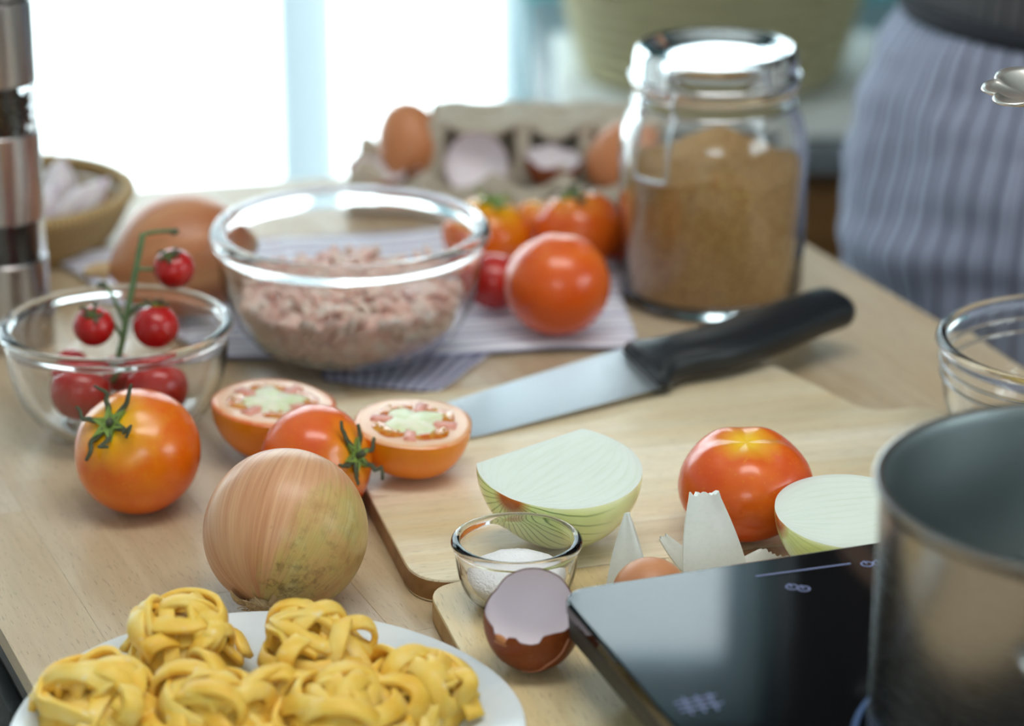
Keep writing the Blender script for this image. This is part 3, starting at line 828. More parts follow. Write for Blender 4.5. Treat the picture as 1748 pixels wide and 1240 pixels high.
def half_tomato(pos, R, depth, tilt, label, sd, mat):
    rg = random.Random(sd)
    t = thing('halved_tomato', pos, label, 'tomato', tilt, 'tomato halves cut side up')
    wob = lambda a: 1+.018*math.cos(4*a+sd)+.012*math.cos(3*a+1)
    prof = [(0, -depth*.93), (R*.10, -depth*.95)]
    for i in range(1, 17):
        q = PI/2*(1-i/16)
        prof.append((R*math.cos(q)**.92 if i else 0, -depth*math.sin(q)))
    prof = [p for k, p in enumerate(prof) if k == 0 or p[0] > R*.05]
    mesh('skin', lathe(prof, 72, jitter=lambda r, z, a: (r*wob(a), z)), mat, t)
    fl = lathe([(R*.995, -.0004), (R*.97, .0008), (R*.90, .0010), (0, .0012)], 72, jitter=lambda r, z, a: (r*wob(a), z))
    mesh('flesh', fl, m_flesh, t)
    # gel pockets, septa and core: real pieces laid into the face
    n = 4
    for k in range(n):
        a0 = 2*PI*k/n+rg.uniform(-.1, .1)+sd; a1 = a0+2*PI/n-.42
        V, F = [], []
        m = 18
        for i in range(m+1):
            s = i/m; a = a0+(a1-a0)*s
            bulge = math.sin(PI*s)**.5
            ri = R*(.50-.08*bulge+.03*math.sin(9*s+k)); ro = R*(.60+.16*bulge+.02*math.sin(11*s+k))
            V += [(ri*math.cos(a), ri*math.sin(a), .0011), ((ri+ro)/2*math.cos(a), (ri+ro)/2*math.sin(a), .0026), (ro*math.cos(a), ro*math.sin(a), .0011)]
        for i in range(m):
            for q in (0, 1): F.append((3*i+q, 3*i+q+1, 3*i+4+q, 3*i+3+q))
        g = mesh('gel_pocket', (V, F), m_gel, t)
        for s in range(4):
            a = a0+(a1-a0)*rg.uniform(.15, .85); r = R*rg.uniform(.5, .68)
            mesh('seed', xf(lathe([(0, -.0007), (.0011, 0), (0, .0008)], 8), Matrix.Translation((r*math.cos(a), r*math.sin(a), .0026))), m_seed, g)
        am = a1+.21
        V2 = []
        pa = [Vector((R*q*math.cos(am), R*q*math.sin(am), .0012)) for q in (.30, .45, .60, .72)]
        mesh('septum', sweep(pa, None, sects=lambda i, t_: [(x_*R*(.10+.05*abs(t_-.5)), y_*.0012) for x_, y_ in ((-1, -1), (1, -1), (.7, 1), (-.7, 1))]), m_septum, t)
    V, F = [(0, 0, .0030)], []
    m = 60
    for i in range(m):
        a = 2*PI*i/m
        r = R*(.51+.10*math.cos(n*(a-sd-.55))+.04*math.cos(3*a+sd)+.025*math.cos(9*a))
        V.append((r*.8*math.cos(a), r*.8*math.sin(a), .0029))
    for i in range(m):
        a = 2*PI*i/m
        V.append((V[i+1][0]*1.24, V[i+1][1]*1.24, .0010))
    for i in range(m):
        j = (i+1) % m
        F.append((0, i+1, j+1)); F.append((i+1, m+i+1, m+j+1, j+1))
    mesh('core', (V, F), m_core, t)
    return t
half_tomato(at(466, 688, .034), .0360, .034, (math.radians(2), math.radians(3), .3), 'halved tomato, cut side up on the bare table behind the front onion', 1.0, mt_half)
half_tomato(at(706, 724, BZ+.0305), .0338, .0303, (math.radians(4), math.radians(-2), 1.2), 'halved tomato, cut side up on the paddle board at the knife tip', 2.0, mt_half)

# ================================================================== ONIONS
def onion_vf(R, H, seg=72, n=48, neck=.10):
    """bulb about z: root at -z, neck at +z"""
    prof = []
    for i in range(n+1):
        t = PI*i/n
        r = R*math.sin(t)**.92 if 0 < i < n else 0
        z = -H*math.cos(t)
        if i > n*.80: z += R*neck*((i/n-.80)/.2)**2
        if i < n*.12: z -= R*.02*((.12-i/n)/.12)
        prof.append((r, z))
    return lathe(prof, seg, jitter=lambda r, z, a: (r*(1+.008*math.cos(3*a+z*20)+.005*math.cos(7*a)), z))
def onion_skin(name, c1, c2, stain, stain_amt, stain_side):
    m, nt, b = newmat(name, c1, .40, coat=.12, coat_rough=.2, spec=.45)
    uv = tex(nt, 'UV'); u, v, _ = sep(nt, uv); co = tex(nt)
    st = noise(nt, mapping(nt, uv, (70, 1.6, 1)), 1, 4, .6)
    st2 = noise(nt, mapping(nt, uv, (260, 2.5, 1)), 1, 3, .6)
    broad = noise(nt, mapping(nt, uv, (9, 1.2, 1)), 1, 2)
    col = mixc(nt, ramp(nt, st, [(.3, 0), (.7, 1)]), c1, c2)
    col = mixc(nt, mth(nt, 'MULTIPLY', ramp(nt, st2, [(.5, 0), (.72, 1)]), .45), col, tuple(q*.6 for q in c2))
    col = mixc(nt, ramp(nt, broad, [(.35, 0), (.7, .5)]), col, srgb(226, 186, 140))
    if stain_amt:
        n1 = noise(nt, co, 42, 5, .6); n2 = noise(nt, co, 130, 5, .7)
        side = mth(nt, 'ADD', nd(nt, 'ShaderNodeVectorMath', {0: co, 1: stain_side}, operation='DOT_PRODUCT').outputs[1], 0)
        n3 = noise(nt, mapping(nt, uv, (26, 3, 1)), 1, 5, .65)
        k = mth(nt, 'ADD', mth(nt, 'MULTIPLY', side, 24), mth(nt, 'MULTIPLY_ADD', n3, 1.3, -.75))
        f1 = mth(nt, 'MULTIPLY', ramp(nt, k, [(.15, 0), (.40, 1)]), stain_amt)
        scol = ramp(nt, n1, [(.3, srgb(178, 132, 74)), (.45, srgb(206, 172, 104)), (.55, stain), (.72, srgb(214, 206, 150))])
        scol = mixc(nt, mth(nt, 'MULTIPLY', ramp(nt, st2, [(.45, 0), (.7, 1)]), .4), scol, srgb(160, 120, 66))
        col = mixc(nt, f1, col, scol)
        dk = mth(nt, 'MULTIPLY', ramp(nt, mth(nt, 'ADD', n2, mth(nt, 'MULTIPLY', n1, .35)), [(.68, 0), (.84, 1)]), f1)
        low = ramp(nt, v, [(.10, 1), (.45, .25)])
        col = mixc(nt, mth(nt, 'MULTIPLY', mth(nt, 'MULTIPLY', dk, low), .85), col, srgb(70, 44, 22))
    spots = noise(nt, co, 95, 1)
    col = mixc(nt, mth(nt, 'MULTIPLY', ramp(nt, spots, [(.76, 0), (.79, 1)]), .5), col, srgb(140, 76, 40))
    setc(nt, b, col)
    bump(nt, b, st2, .15, .0006)
    return m
oax = Vector((.24, .72, .65)).normalized()             # from the root to the neck
R0 = .0424
opos = at(488, 906, R0+.0002)
on = thing('brown_onion', opos, 'big copper-skinned onion lying with its root tuft toward the pasta plate', 'onion', aim(oax, 0.0))
Mo = on.rotation_euler.to_matrix().inverted()
ss = Mo @ Vector((.80, -.45, -.42))
m_onion = onion_skin('copper_onion_skin', srgb(222, 170, 128), srgb(192, 124, 82), srgb(196, 178, 104), .85, tuple(ss))
mesh('bulb', onion_vf(R0, R0*.985, 96, 64, .0), m_onion, on)
m_root, nt, b = newmat('dry_onion_root', srgb(204, 170, 122), .8)
setc(nt, b, mixc(nt, noise(nt, tex(nt), 500, 3), srgb(160, 120, 76), srgb(232, 208, 164)))
rg = random.Random(5)
rt = mesh('root_plate', xf(lathe([(0, -.004), (.006, -.0035), (.0075, 0), (0, .002)], 20), Matrix.Translation((0, 0, -R0*1.0))), m_root, on)
for k in range(26):
    a = rg.uniform(0, 2*PI); r = rg.uniform(.001, .006)
    p0 = Vector((r*math.cos(a), r*math.sin(a), -R0-.002))
    pts = [p0]
    d = Vector((math.cos(a)*.7, math.sin(a)*.7, -.6))
    for i in range(3):
        d = (d+Vector((rg.uniform(-.8, .8), rg.uniform(-.8, .8), rg.uniform(-.2, .8)))).normalized()
        pts.append(pts[-1]+d*rg.uniform(.0020, .0034))
    Rm = on.rotation_euler.to_matrix()
    for p in pts:                                        # keep the hairs above the table
        low = opos.z-TT+(Rm @ p).z-.0012
        if low < 0: p += Rm.transposed() @ Vector((0, 0, -low))
    mesh('root_hair', tube(pts, .0006, 5, 8, .0003), m_root, rt)
# papery flaps at the root
for k, (a, L) in enumerate(((.2, .012), (-.5, .010), (2.6, .011))):
    V, F = [], []
    for i in range(7):
        for j in range(5):
            t = i/6; s = (j-2)/2
            ang = a+s*.35; rr_ = .006+L*t
            zz = -math.sqrt(max(R0*R0-rr_*rr_, 0))-.0006-.0022*math.sin(t*2.6+k)
            q = Vector((rr_*math.cos(ang), rr_*math.sin(ang), zz-.001*abs(s)*t)); Rm = on.rotation_euler.to_matrix()
            low = opos.z-TT+(Rm @ q).z-.0010
            if low < 0: q += Rm.transposed() @ Vector((0, 0, -low))
            V.append(q)
    for i in range(6):
        for j in range(4): q = i*5+j; F.append((q, q+1, q+6, q+5))
    o = mesh('skin_flap', (V, F), m_root, on)
    md = o.modifiers.new('thick', 'SOLIDIFY'); md.thickness = .0003
mesh('neck_tip', xf(lathe([(.006, -.002), (.005, .001), (0, .002)], 16), Matrix.Translation((0, 0, R0*.985))), m_root, on)
# background onion
m_onion2 = onion_skin('russet_onion_skin', srgb(206, 124, 74), srgb(164, 84, 44), srgb(200, 140, 80), 0, (0, 0, 0))
R1 = .0445
bo = thing('brown_onion', at(314, 437, R1*.94+.008), 'russet onion lying behind the cherry tomato bowl, neck toward the bamboo basket', 'onion', aim((-.93, -.25, -.12), .4))
mesh('bulb', onion_vf(R1*.94, R1*1.0, 64, 40, .18), m_onion2, bo)
mesh('neck_tip', xf(tube([(0, 0, 0), (.001, .002, .008), (.003, .001, .015)], .0065, 10, 8, .003), Matrix.Translation((0, 0, R1*1.15))), m_root, bo)
mesh('root_plate', xf(lathe([(0, -.004), (.006, -.003), (.008, .002), (0, .003)], 16), Matrix.Translation((0, 0, -R1*1.0))), m_root, bo)

# ------------------------------------------------------------------ peeled onion pieces
def onion_inside(name, R, H):
    """layered white flesh: nested shells about local z"""
    m, nt, b = newmat(name, srgb(232, 240, 226), .25, sss=.5, sss_scale=.012, sss_rad=(1, 1, .9), coat=.3, coat_rough=.12)
    co = tex(nt); x, y, z = sep(nt, co)
    rho = mth(nt, 'SQRT', mth(nt, 'ADD', mth(nt, 'MULTIPLY', x, x), mth(nt, 'MULTIPLY', y, y)))
    zz = mth(nt, 'DIVIDE', z, H)
    prof = mth(nt, 'SQRT', mth(nt, 'MAXIMUM', mth(nt, 'SUBTRACT', 1.0, mth(nt, 'MULTIPLY', zz, zz)), .003))
    q = mth(nt, 'DIVIDE', mth(nt, 'DIVIDE', rho, R), prof)
    q = mth(nt, 'ADD', q, mth(nt, 'MULTIPLY_ADD', noise(nt, co, 60, 2), .05, -.025))
    s = mth(nt, 'FRACT', mth(nt, 'MULTIPLY', q, 6.5))
    line = ramp(nt, s, [(.0, 1), (.12, .3), (.4, 0), (.8, 0), (1.0, 1)])
    col = mixc(nt, mth(nt, 'MULTIPLY', mth(nt, 'MULTIPLY', line, ramp(nt, noise(nt, co, 35, 2), [(.3, .15), (.7, 1)])), .24), srgb(232, 241, 230), srgb(190, 212, 172))
    n = noise(nt, mapping(nt, co, (1, 1, .15)), 300, 3)
    col = mixc(nt, mth(nt, 'MULTIPLY', ramp(nt, n, [(.5, 0), (.8, 1)]), .25), col, srgb(206, 222, 196))
    setc(nt, b, col); bump(nt, b, mth(nt, 'ADD', line, mth(nt, 'MULTIPLY', n, .3)), .12, .0005)
    return m
def onion_outer(name, R, H, green=1.0):
    m, nt, b = newmat(name, srgb(222, 228, 168), .22, sss=.8, sss_scale=.02, sss_rad=(1, 1, .6), coat=.4, coat_rough=.1)
    co = tex(nt); x, y, z = sep(nt, co)
    ang = nd(nt, 'ShaderNodeMath', {0: y, 1: x}, operation='ARCTAN2').outputs[0]
    wob = mth(nt, 'MULTIPLY', noise(nt, co, 40, 2), .7)
    s = mth(nt, 'FRACT', mth(nt, 'ADD', mth(nt, 'MULTIPLY', ang, 34/(2*PI)), wob))
    vein = ramp(nt, s, [(.36, 0), (.48, 1), (.52, 1), (.64, 0)])
    zz = mth(nt, 'DIVIDE', z, H)
    fade = ramp(nt, zz, [(.0, 1), (.55, 0)])            # veins show most toward the root
    zn = mth(nt, 'MULTIPLY_ADD', zz, .5, .5)
    base = ramp(nt, zn, [(.0, srgb(222, 234, 172)), (.35, srgb(236, 243, 192)), (.75, srgb(244, 243, 188)), (1.0, srgb(246, 245, 216))])
    fade = ramp(nt, zn, [(.03, 1), (.42, 0)])
    col = mixc(nt, mth(nt, 'MULTIPLY', mth(nt, 'MULTIPLY', vein, fade), .9*green), base, srgb(96, 132, 58))
    rho = mth(nt, 'SQRT', mth(nt, 'ADD', mth(nt, 'MULTIPLY', x, x), mth(nt, 'MULTIPLY', y, y)))
    rt_ = mth(nt, 'MULTIPLY', ramp(nt, mth(nt, 'DIVIDE', rho, R), [(.14, 1), (.30, 0)]), ramp(nt, zn, [(.15, 1), (.3, 0)]))
    col = mixc(nt, rt_, col, srgb(176, 96, 34))
    setc(nt, b, col)
    return m
def cut_onion(root, R, H, planes, m_out, m_in, neck=0.0, name='flesh'):
    """bulb about local z cut by planes (point, outward normal); cut faces take the layered material"""
    vf = onion_vf(R, H, 96, 64, neck)
    me = bpy.data.meshes.new(name); me.from_pydata([tuple(v) for v in vf[0]], [], vf[1])
    bm = bmesh.new(); bm.from_mesh(me)
    for co, no in planes:
        g = bmesh.ops.bisect_plane(bm, geom=bm.verts[:]+bm.edges[:]+bm.faces[:], plane_co=co, plane_no=no, clear_outer=True)
        es = [e for e in g['geom_cut'] if isinstance(e, bmesh.types.BMEdge)]
        r = bmesh.ops.contextual_create(bm, geom=es)
        for f in r['faces']: f.material_index = 1
    bmesh.ops.recalc_face_normals(bm, faces=bm.faces)
    bm.to_mesh(me); bm.free()
    me.polygons.foreach_set('use_smooth', [True]*len(me.polygons)); me.set_sharp_from_angle(angle=math.radians(35))
    return link(name, me, [m_out, m_in], root)
OR, OH = .0445, .0415
mi, mo = onion_inside('onion_layers', OR, OH), onion_outer('peeled_onion', OR, OH)
def frame(zaxis, xaxis):
    z = Vector(zaxis).normalized(); x = Vector(xaxis); x = (x-z*x.dot(z)).normalized(); y = z.cross(x)
    return Matrix((x, y, z)).transposed()
# half onion: the cut plane holds the bulb axis (local z); local x is the cut's outward normal
fn = Vector((-.03, -.20, .98)).normalized()            # the cut face looks up and a little to the camera
axw = Vector((.62, .77, .10))                          # from root to neck
M = frame(axw, fn)
oh = thing('halved_onion', at(955, 796, BZ+.0448), 'peeled pale green onion half with its root end toward the salt bowl', 'onion', M.to_euler())
yl = M.transposed() @ Vector((-.55, .80, .15))         # a second slice taken off at the back
cut_onion(oh, OR, OH, [((.0, 0, 0), (1, 0, 0)), (Vector(yl).normalized()*.026, Vector(yl).normalized())], mo, mi)
# right-hand onion half, cut face up
fn2 = Vector((.06, -.10, .99)).normalized(); M2 = frame((.95, .25, .0), fn2)
oh2 = thing('halved_onion', at(1452, 872, BZ+.0385), 'onion half lying cut side up between the tomato and the steel pot', 'onion', M2.to_euler())
mi2, mo2 = onion_inside('onion_layers_b', .0385, .0385), onion_outer('peeled_onion_b', .0385, .0385, .25)
cut_onion(oh2, .0385, .0385, [((0, 0, 0), (1, 0, 0))], mo2, mi2)
# slices: curved onion petals standing and lying at the board's front edge
m_petal, nt, b = newmat('white_onion_petal', srgb(240, 245, 240), .3, coat=.25, coat_rough=.15)
n_ = noise(nt, tex(nt), 520, 3)
setc(nt, b, mixc(nt, ramp(nt, n_, [(.45, 0), (.8, .6)]), srgb(242, 246, 242), srgb(222, 232, 222))); bump(nt, b, n_, .12, .0004)
tl_ = nd(nt, 'ShaderNodeBsdfTranslucent', {'Color': (.97, .99, .97, 1)})
mx_ = nd(nt, 'ShaderNodeMixShader', {0: .42, 1: b.outputs[0], 2: tl_.outputs[0]})
nt.links.new(mx_.outputs[0], nt.nodes['Material Output'].inputs[0])
def petal(name, pos, rot, W_, Hh, curve, thick, label, taper=.5, skew=0.0, rough=.0, sd=1):
    """an onion layer: a curved sheet W_ wide at the foot, Hh high, tapering to the top"""
    rg = random.Random(sd)
    n1, n2 = 16, 18
    V, F = [], []
    for s in (0, 1):
        for j in range(n2+1):
            t = j/n2
            wd = W_*(1-t*(1-taper)-.10*math.sin(t*PI)*(-1))
            for i in range(n1+1):
                q = (i/n1-.5)
                x = q*wd+skew*t
                dep = curve*(1-(2*q)**2)*(.5+.5*t)+curve*1.2*math.sin(t*PI*.5)-s*thick*(1-.45*abs(2*q)**3)
                z = Hh*t
                if j == n2: z += rg.uniform(-rough, rough)
                V.append((x, dep, z))
    k = (n1+1)*(n2+1)
    idx = lambda s, i, j: s*k+j*(n1+1)+i
    for j in range(n2):
        for i in range(n1):
            F.append((idx(0, i, j), idx(0, i+1, j), idx(0, i+1, j+1), idx(0, i, j+1)))
            F.append((idx(1, i, j+1), idx(1, i+1, j+1), idx(1, i+1, j), idx(1, i, j)))
    for i in range(n1):
        F.append((idx(0, i, 0), idx(1, i, 0), idx(1, i+1, 0), idx(0, i+1, 0)))
        F.append((idx(0, i, n2), idx(0, i+1, n2), idx(1, i+1, n2), idx(1, i, n2)))
    for j in range(n2):
        F.append((idx(0, 0, j), idx(0, 0, j+1), idx(1, 0, j+1), idx(1, 0, j)))
        F.append((idx(0, n1, j), idx(1, n1, j), idx(1, n1, j+1), idx(0, n1, j+1)))
    o = mesh(name, (V, F), m_petal, None, pos, rot, angle=50)
    return tag(o, label, 'onion piece', 'cut onion slices by the cooktop')
petal('onion_slice', at(1226, 1008, BZ), (math.radians(-16), 0, math.radians(8)), .036, .0500, .004, .0045, 'broad white onion slice standing upright before the stemless tomato', .42, -.005, .0012, 2)
petal('onion_slice', at(1074, 1014, BZ), (math.radians(-16), 0, math.radians(-20)), .024, .0410, .003, .006, 'narrow pointed onion sliver standing behind the shell fragment', .08, -.006, .0, 3)
petal('onion_slice', at(1180, 968, BZ+.001), (math.radians(-25), math.radians(-18), math.radians(30)), .012, .021, .002, .003, 'tiny ragged onion scrap at the left of the broad white slice', .4, -.006, .001, 4)
petal('onion_slice', at(1292, 992, BZ+.001), (math.radians(-62), math.radians(8), math.radians(-25)), .034, .022, .003, .003, 'thin onion slice lying flat at the right of the broad white slice', .5, .002, .001, 5)

# ================================================================== GLASS BOWLS
def bowl_profile(R, H, rb, th=.003, roll=.004, foot=.0025):
    """closed profile: outside up, round rim, inside down"""
    out = []
    n = 14
    for i in range(n+1):
        t = i/n
        out.append((rb+(R-roll*.35-rb)*math.sin(t*PI/2)**.92 if i else rb, foot+(H-foot-1.5*roll)*(1-math.cos(t*PI/2))**.93 if i else foot*.5))
    P = [(0, .0012), (rb*.82, .0012), (rb*.88, 0), (rb*.97, 0)]+out
    for k in range(7):                                   # rolled rim
        a = -PI/2+.35+k/6*(PI*1.12)
        P.append((R-roll*.45+roll*.62*math.cos(a), H-roll*.6+roll*.6*math.sin(a)))
    ins = []
    for i in range(n+1):
        t = 1-i/n
        ins.append((max((rb+(R-roll*.35-rb)*math.sin(t*PI/2)**.92)-th, .0) if t > 0 else rb-th, foot+th+(H-foot-roll-th)*(1-math.cos(t*PI/2))**.93 if t > 0 else foot+th))
    P += ins+[(rb*.5, foot+th), (0, foot+th)]
    return P
def inner_r(R, H, rb, z, th=.003, roll=.004, foot=.0025):
    """inner radius of that bowl at height z"""
    c = (z-foot-th)/(H-foot-roll-th)
    c = min(max(c, 0), 1)**(1/.93)
    t = math.acos(max(1-c, 0))/(PI/2)
    return rb+(R-roll*.35-rb)*math.sin(t*PI/2)**.92-th if t > 0 else rb-th
def glass_bowl(name, pos, R, H, rb, label, th=.003, roll=.004, bands=()):
    t = thing(name, pos, label, 'bowl')
    mesh('bowl_body', lathe(bowl_profile(R, H, rb, th, roll), 96), glass, t, angle=60)
    return t
# --- salt
sp = at(882, 917, .0505); sp.z = TT+BZ
glass_bowl('salt_bowl', sp, .0328, .0365, .0195, 'small clear glass bowl of white salt on the board edge', .0024, .0042)
m_salt, nt, b = newmat('white_salt', (.96, .96, .96), .5)
n_ = noise(nt, tex(nt), 900, 2); bump(nt, b, n_, .8, .0008)
prof = [(0, .0052)]
for z in (.0053, .008, .012, .0165): prof.append((inner_r(.0328, .0365, .0195, z, .0024, .0042)-.0005, z))
prof += [(.020, .0205), (.013, .0245), (.006, .0265), (0, .027)]
def sj(r, z, a):
    if z > .017: return r*(1+.06*math.sin(3*a)), z+.0007*mnoise.noise((r*600*math.cos(a), r*600*math.sin(a), z*500))
    return r, z
o = mesh('salt_heap', lathe(prof, 64, jitter=sj), m_salt, None, sp)
tag(o, 'heap of fine white salt in the small glass bowl', 'salt', kind='stuff')
o['kind'] = 'stuff'
bmc = bmesh.new()                                        # loose crystals on the heap
rg = random.Random(2)
for k in range(420):
    r = .019*math.sqrt(rg.random()); a = rg.uniform(0, 2*PI)
    z = .0265-.0066*(r/.020)**1.5+rg.uniform(-.0002, .0006)
    M = Matrix.Translation((r*math.cos(a), r*math.sin(a), z)) @ Euler((rg.random()*6, rg.random()*6, rg.random()*6)).to_matrix().to_4x4()
    bmesh.ops.create_cube(bmc, size=rg.uniform(.0004, .0008), matrix=M)
cr = from_bm('salt_crystals', bmc, m_salt, o, smooth=False); cr['kind'] = 'stuff'

# --- big bowl of minced meat (on the towel)
bp = at(598, 601, TW+.002); bp = Vector((-.1035, 1.640, TT+TW))
BR, BH, BB = .0885, .0845, .046
glass_bowl('meat_bowl', bp, BR, BH, BB, 'large clear glass mixing bowl holding pink minced meat', .0034, .0092)
m_meat, nt, b = newmat('minced_meat', srgb(226, 186, 172), .38, sss=.35, sss_scale=.006, sss_rad=(1, .4, .3), coat=.2)
n_ = noise(nt, tex(nt), 75, 4, .6)
col = ramp(nt, n_, [(.26, srgb(206, 144, 130)), (.42, srgb(232, 188, 174)), (.6, srgb(243, 216, 202)), (.8, srgb(250, 238, 226))])
setc(nt, b, col); bump(nt, b, noise(nt, tex(nt), 260, 3), .5, .001)
def mz(x, y): return .0415+.009*math.exp(-((x+.012)/.022)**2-((y-.02)/.025)**2)+.008*math.exp(-((x-.028)/.02)**2-((y+.02)/.02)**2)-.006*((x*x+y*y)/.0036)+.003*mnoise.noise((x*60, y*60, 0))+.004*mnoise.noise((x*110, y*110, 5))
prof = [(0, .0062)]
for k in range(9):
    z = .0064+k*.0040; prof.append((inner_r(BR, BH, BB, z, .0034, .0092)-.0040, z))
nb = len(prof)
for k in range(1, 9): prof.append(((prof[nb-1][0])*(1-k/8), -k))
def mj(r, z, a):
    if z < 0:
        x, y = r*math.cos(a), r*math.sin(a); return r, mz(x, y)
    return r*(1-.02*abs(mnoise.noise((math.cos(a)*9, math.sin(a)*9, z*180)))), z
prof[-1] = (0, mz(0, 0))
mm = mesh('minced_meat', lathe(prof, 72, jitter=mj), m_meat, None, bp)
tag(mm, 'heap of pale pink minced meat inside the large glass bowl', 'meat'); mm['kind'] = 'stuff'
rg = random.Random(4); parts = []
for k in range(560):
    if k < 240:
        r = .056*math.sqrt(rg.random()); a = rg.uniform(0, 2*PI); x, y = r*math.cos(a), r*math.sin(a); p = Vector((x, y, mz(x, y)+rg.uniform(-.001, .005)))
    else:
        a = rg.uniform(0, 2*PI); z = rg.uniform(.010, .041); r = inner_r(BR, BH, BB, z, .0034, .0092)-.0040; p = Vector((r*math.cos(a), r*math.sin(a), z))
    d = Vector((rg.uniform(-1, 1), rg.uniform(-1, 1), rg.uniform(-.3, .5))).normalized(); pts = [p]
    for i in range(3):
        d = (d+Vector((rg.uniform(-.9, .9), rg.uniform(-.9, .9), rg.uniform(-.5, .4)))).normalized()
        q = pts[-1]+d*rg.uniform(.0025, .0045)
        rq = math.hypot(q.x, q.y); lim = inner_r(BR, BH, BB, max(q.z, .008), .0034, .0092)-.0038
        if rq > lim: q.x *= lim/rq; q.y *= lim/rq
        q.z = max(q.z, .010)
        pts.append(q)
    parts.append(tube(pts, rg.uniform(.0022, .0036), 6, 8))
st = mesh('meat_strands', join(*parts), m_meat, mm); st['kind'] = 'stuff'

# --- left bowl with cherry tomatoes on the vine
lp = at(198, 548, .0685); lp.z = TT
LR, LH, LB = .0690, .0690, .036
glass_bowl('tomato_bowl', lp, LR, LH, LB, 'clear glass bowl holding cherry tomatoes on the vine', .003, .0060)
vt = thing('tomato_vine', lp, 'green vine stem rising out of the cherry tomato bowl', 'vine')
L = lambda px, py, D: at_d(px, py, D)-lp               # place in the bowl's frame
yc = lp.y
mesh('main_stem', tube([L(190, 655, yc), L(207, 590, yc+.005), L(219, 525, yc+.012), L(232, 460, yc+.02), L(244, 399, yc+.03)], .0022, 8, 24, .0019), m_vine, vt)
mesh('side_stem', tube([L(243, 401, yc+.03), L(265, 396, yc+.032), L(297, 394, yc+.034)], .0013, 7, 10), m_vine, vt)
cp = L(297, 397, yc+.034)
mesh('bare_calyx', xf(lathe([(0, -.002), (.0035, 0), (.0028, .0018), (0, .001)], 10), Matrix.Translation(cp)), m_dgreen, vt)
mesh('side_stem', tube([L(214, 555, yc+.012), L(192, 505, yc+.018), L(176, 486, yc+.022)], .0012, 7, 10), m_vine, vt)
mesh('bare_calyx', xf(lathe([(0, -.002), (.0035, 0), (.0028, .0018), (0, .001)], 10), Matrix.Translation(L(174, 488, yc+.022))), m_dgreen, vt)
mesh('side_stem', tube([L(236, 460, yc+.02), L(262, 460, yc+.024), L(284, 462, yc+.026)], .0012, 7, 10), m_vine, vt)
mesh('side_stem', tube([L(210, 580, yc+.006), L(188, 545, yc+.002), L(166, 533, yc-.006)], .0012, 7, 10), m_vine, vt)
mesh('side_stem', tube([L(217, 540, yc+.010), L(238, 522, yc+.008), L(262, 526, yc+.004)], .0012, 7, 10), m_vine, vt)
ch = [  # px, py, depth, radius px, axis, label
    (160, 557, yc-.004, 35, (.05, -.55, .75), 'cherry tomato with dark calyx, upper left inside the glass bowl', 1),
    (266, 558, yc-.002, 39, (.05, .25, .9), 'cherry tomato with green calyx, upper right inside the glass bowl', 1),
    (297, 459, yc+.028, 35, (-.1, -.5, .8), 'cherry tomato hanging on the vine above the bowl rim', 1),
    (138, 668, yc-.022, 52, (-.4, .3, .5), 'cherry tomato pressed to the front left of the glass bowl', 0),
    (268, 660, yc-.020, 54, (.5, .3, .5), 'cherry tomato pressed to the front right of the glass bowl', 0),
    (120, 628, yc+.020, 33, (-.4, .3, .5), 'cherry tomato at the back left inside the glass bowl', 0),
    (205, 640, yc+.026, 36, (.2, .3, .5), 'cherry tomato at the back middle inside the glass bowl', 0)]
for px, py, D, rp, axs, lab, cal in ch:
    pos = at_d(px, py, D)
    sc = FPX/math.sqrt(pos.x**2+pos.y**2+(pos.z-TT-CAMH)**2)
    R = rp/sc
    # keep it inside the glass
    if py > 500:
        q = pos-lp; q.z = max(q.z, R+.0062)
        for it in range(3):
            lim = inner_r(LR, LH, LB, q.z, .003, .0052)-R*1.04
            rq = math.hypot(q.x, q.y)
            if rq > lim > 0: q.x *= lim/rq; q.y *= lim/rq
        pos = lp+q
    tomato('cherry_tomato', pos, R, axs, mt_cherry, lab, .97, 4, .006, .06, dict(sd=int(px), n=5, length=.45, curl=.5, stem=.3, mat=m_dgreen) if cal else None, 0, 'cherry tomatoes on the vine', 'tomato', 0, 40)

# --- right bowl with oil inside
rp_ = at(1838, 577, .083); rp_.z = TT
RR, RH, RB = .0790, .0835, .040
rb = glass_bowl('ribbed_bowl', rp_, RR, RH, RB, 'clear glass bowl at the right edge with a little beaten egg', .0032, .0060)
for z in (.060, .068):
    mesh('rim_band', ring(inner_r(RR, RH, RB, z, .0032, .006)+.0032, .0012, 80, 8, z), glass, rb)
m_yolk, nt, b = newmat('beaten_egg', srgb(226, 190, 70), .1, coat=.6, sss=.2, sss_scale=.004)
yo = mesh('beaten_egg', lathe([(0, .0062), (RB*.75, .0062), (inner_r(RR, RH, RB, .010, .0032, .006)-.0006, .010), (inner_r(RR, RH, RB, .016, .0032, .006)-.0006, .016), (0, .0164)], 48), m_yolk, None, rp_)
tag(yo, 'yellow beaten egg in the bottom of the right-hand glass bowl', 'egg')

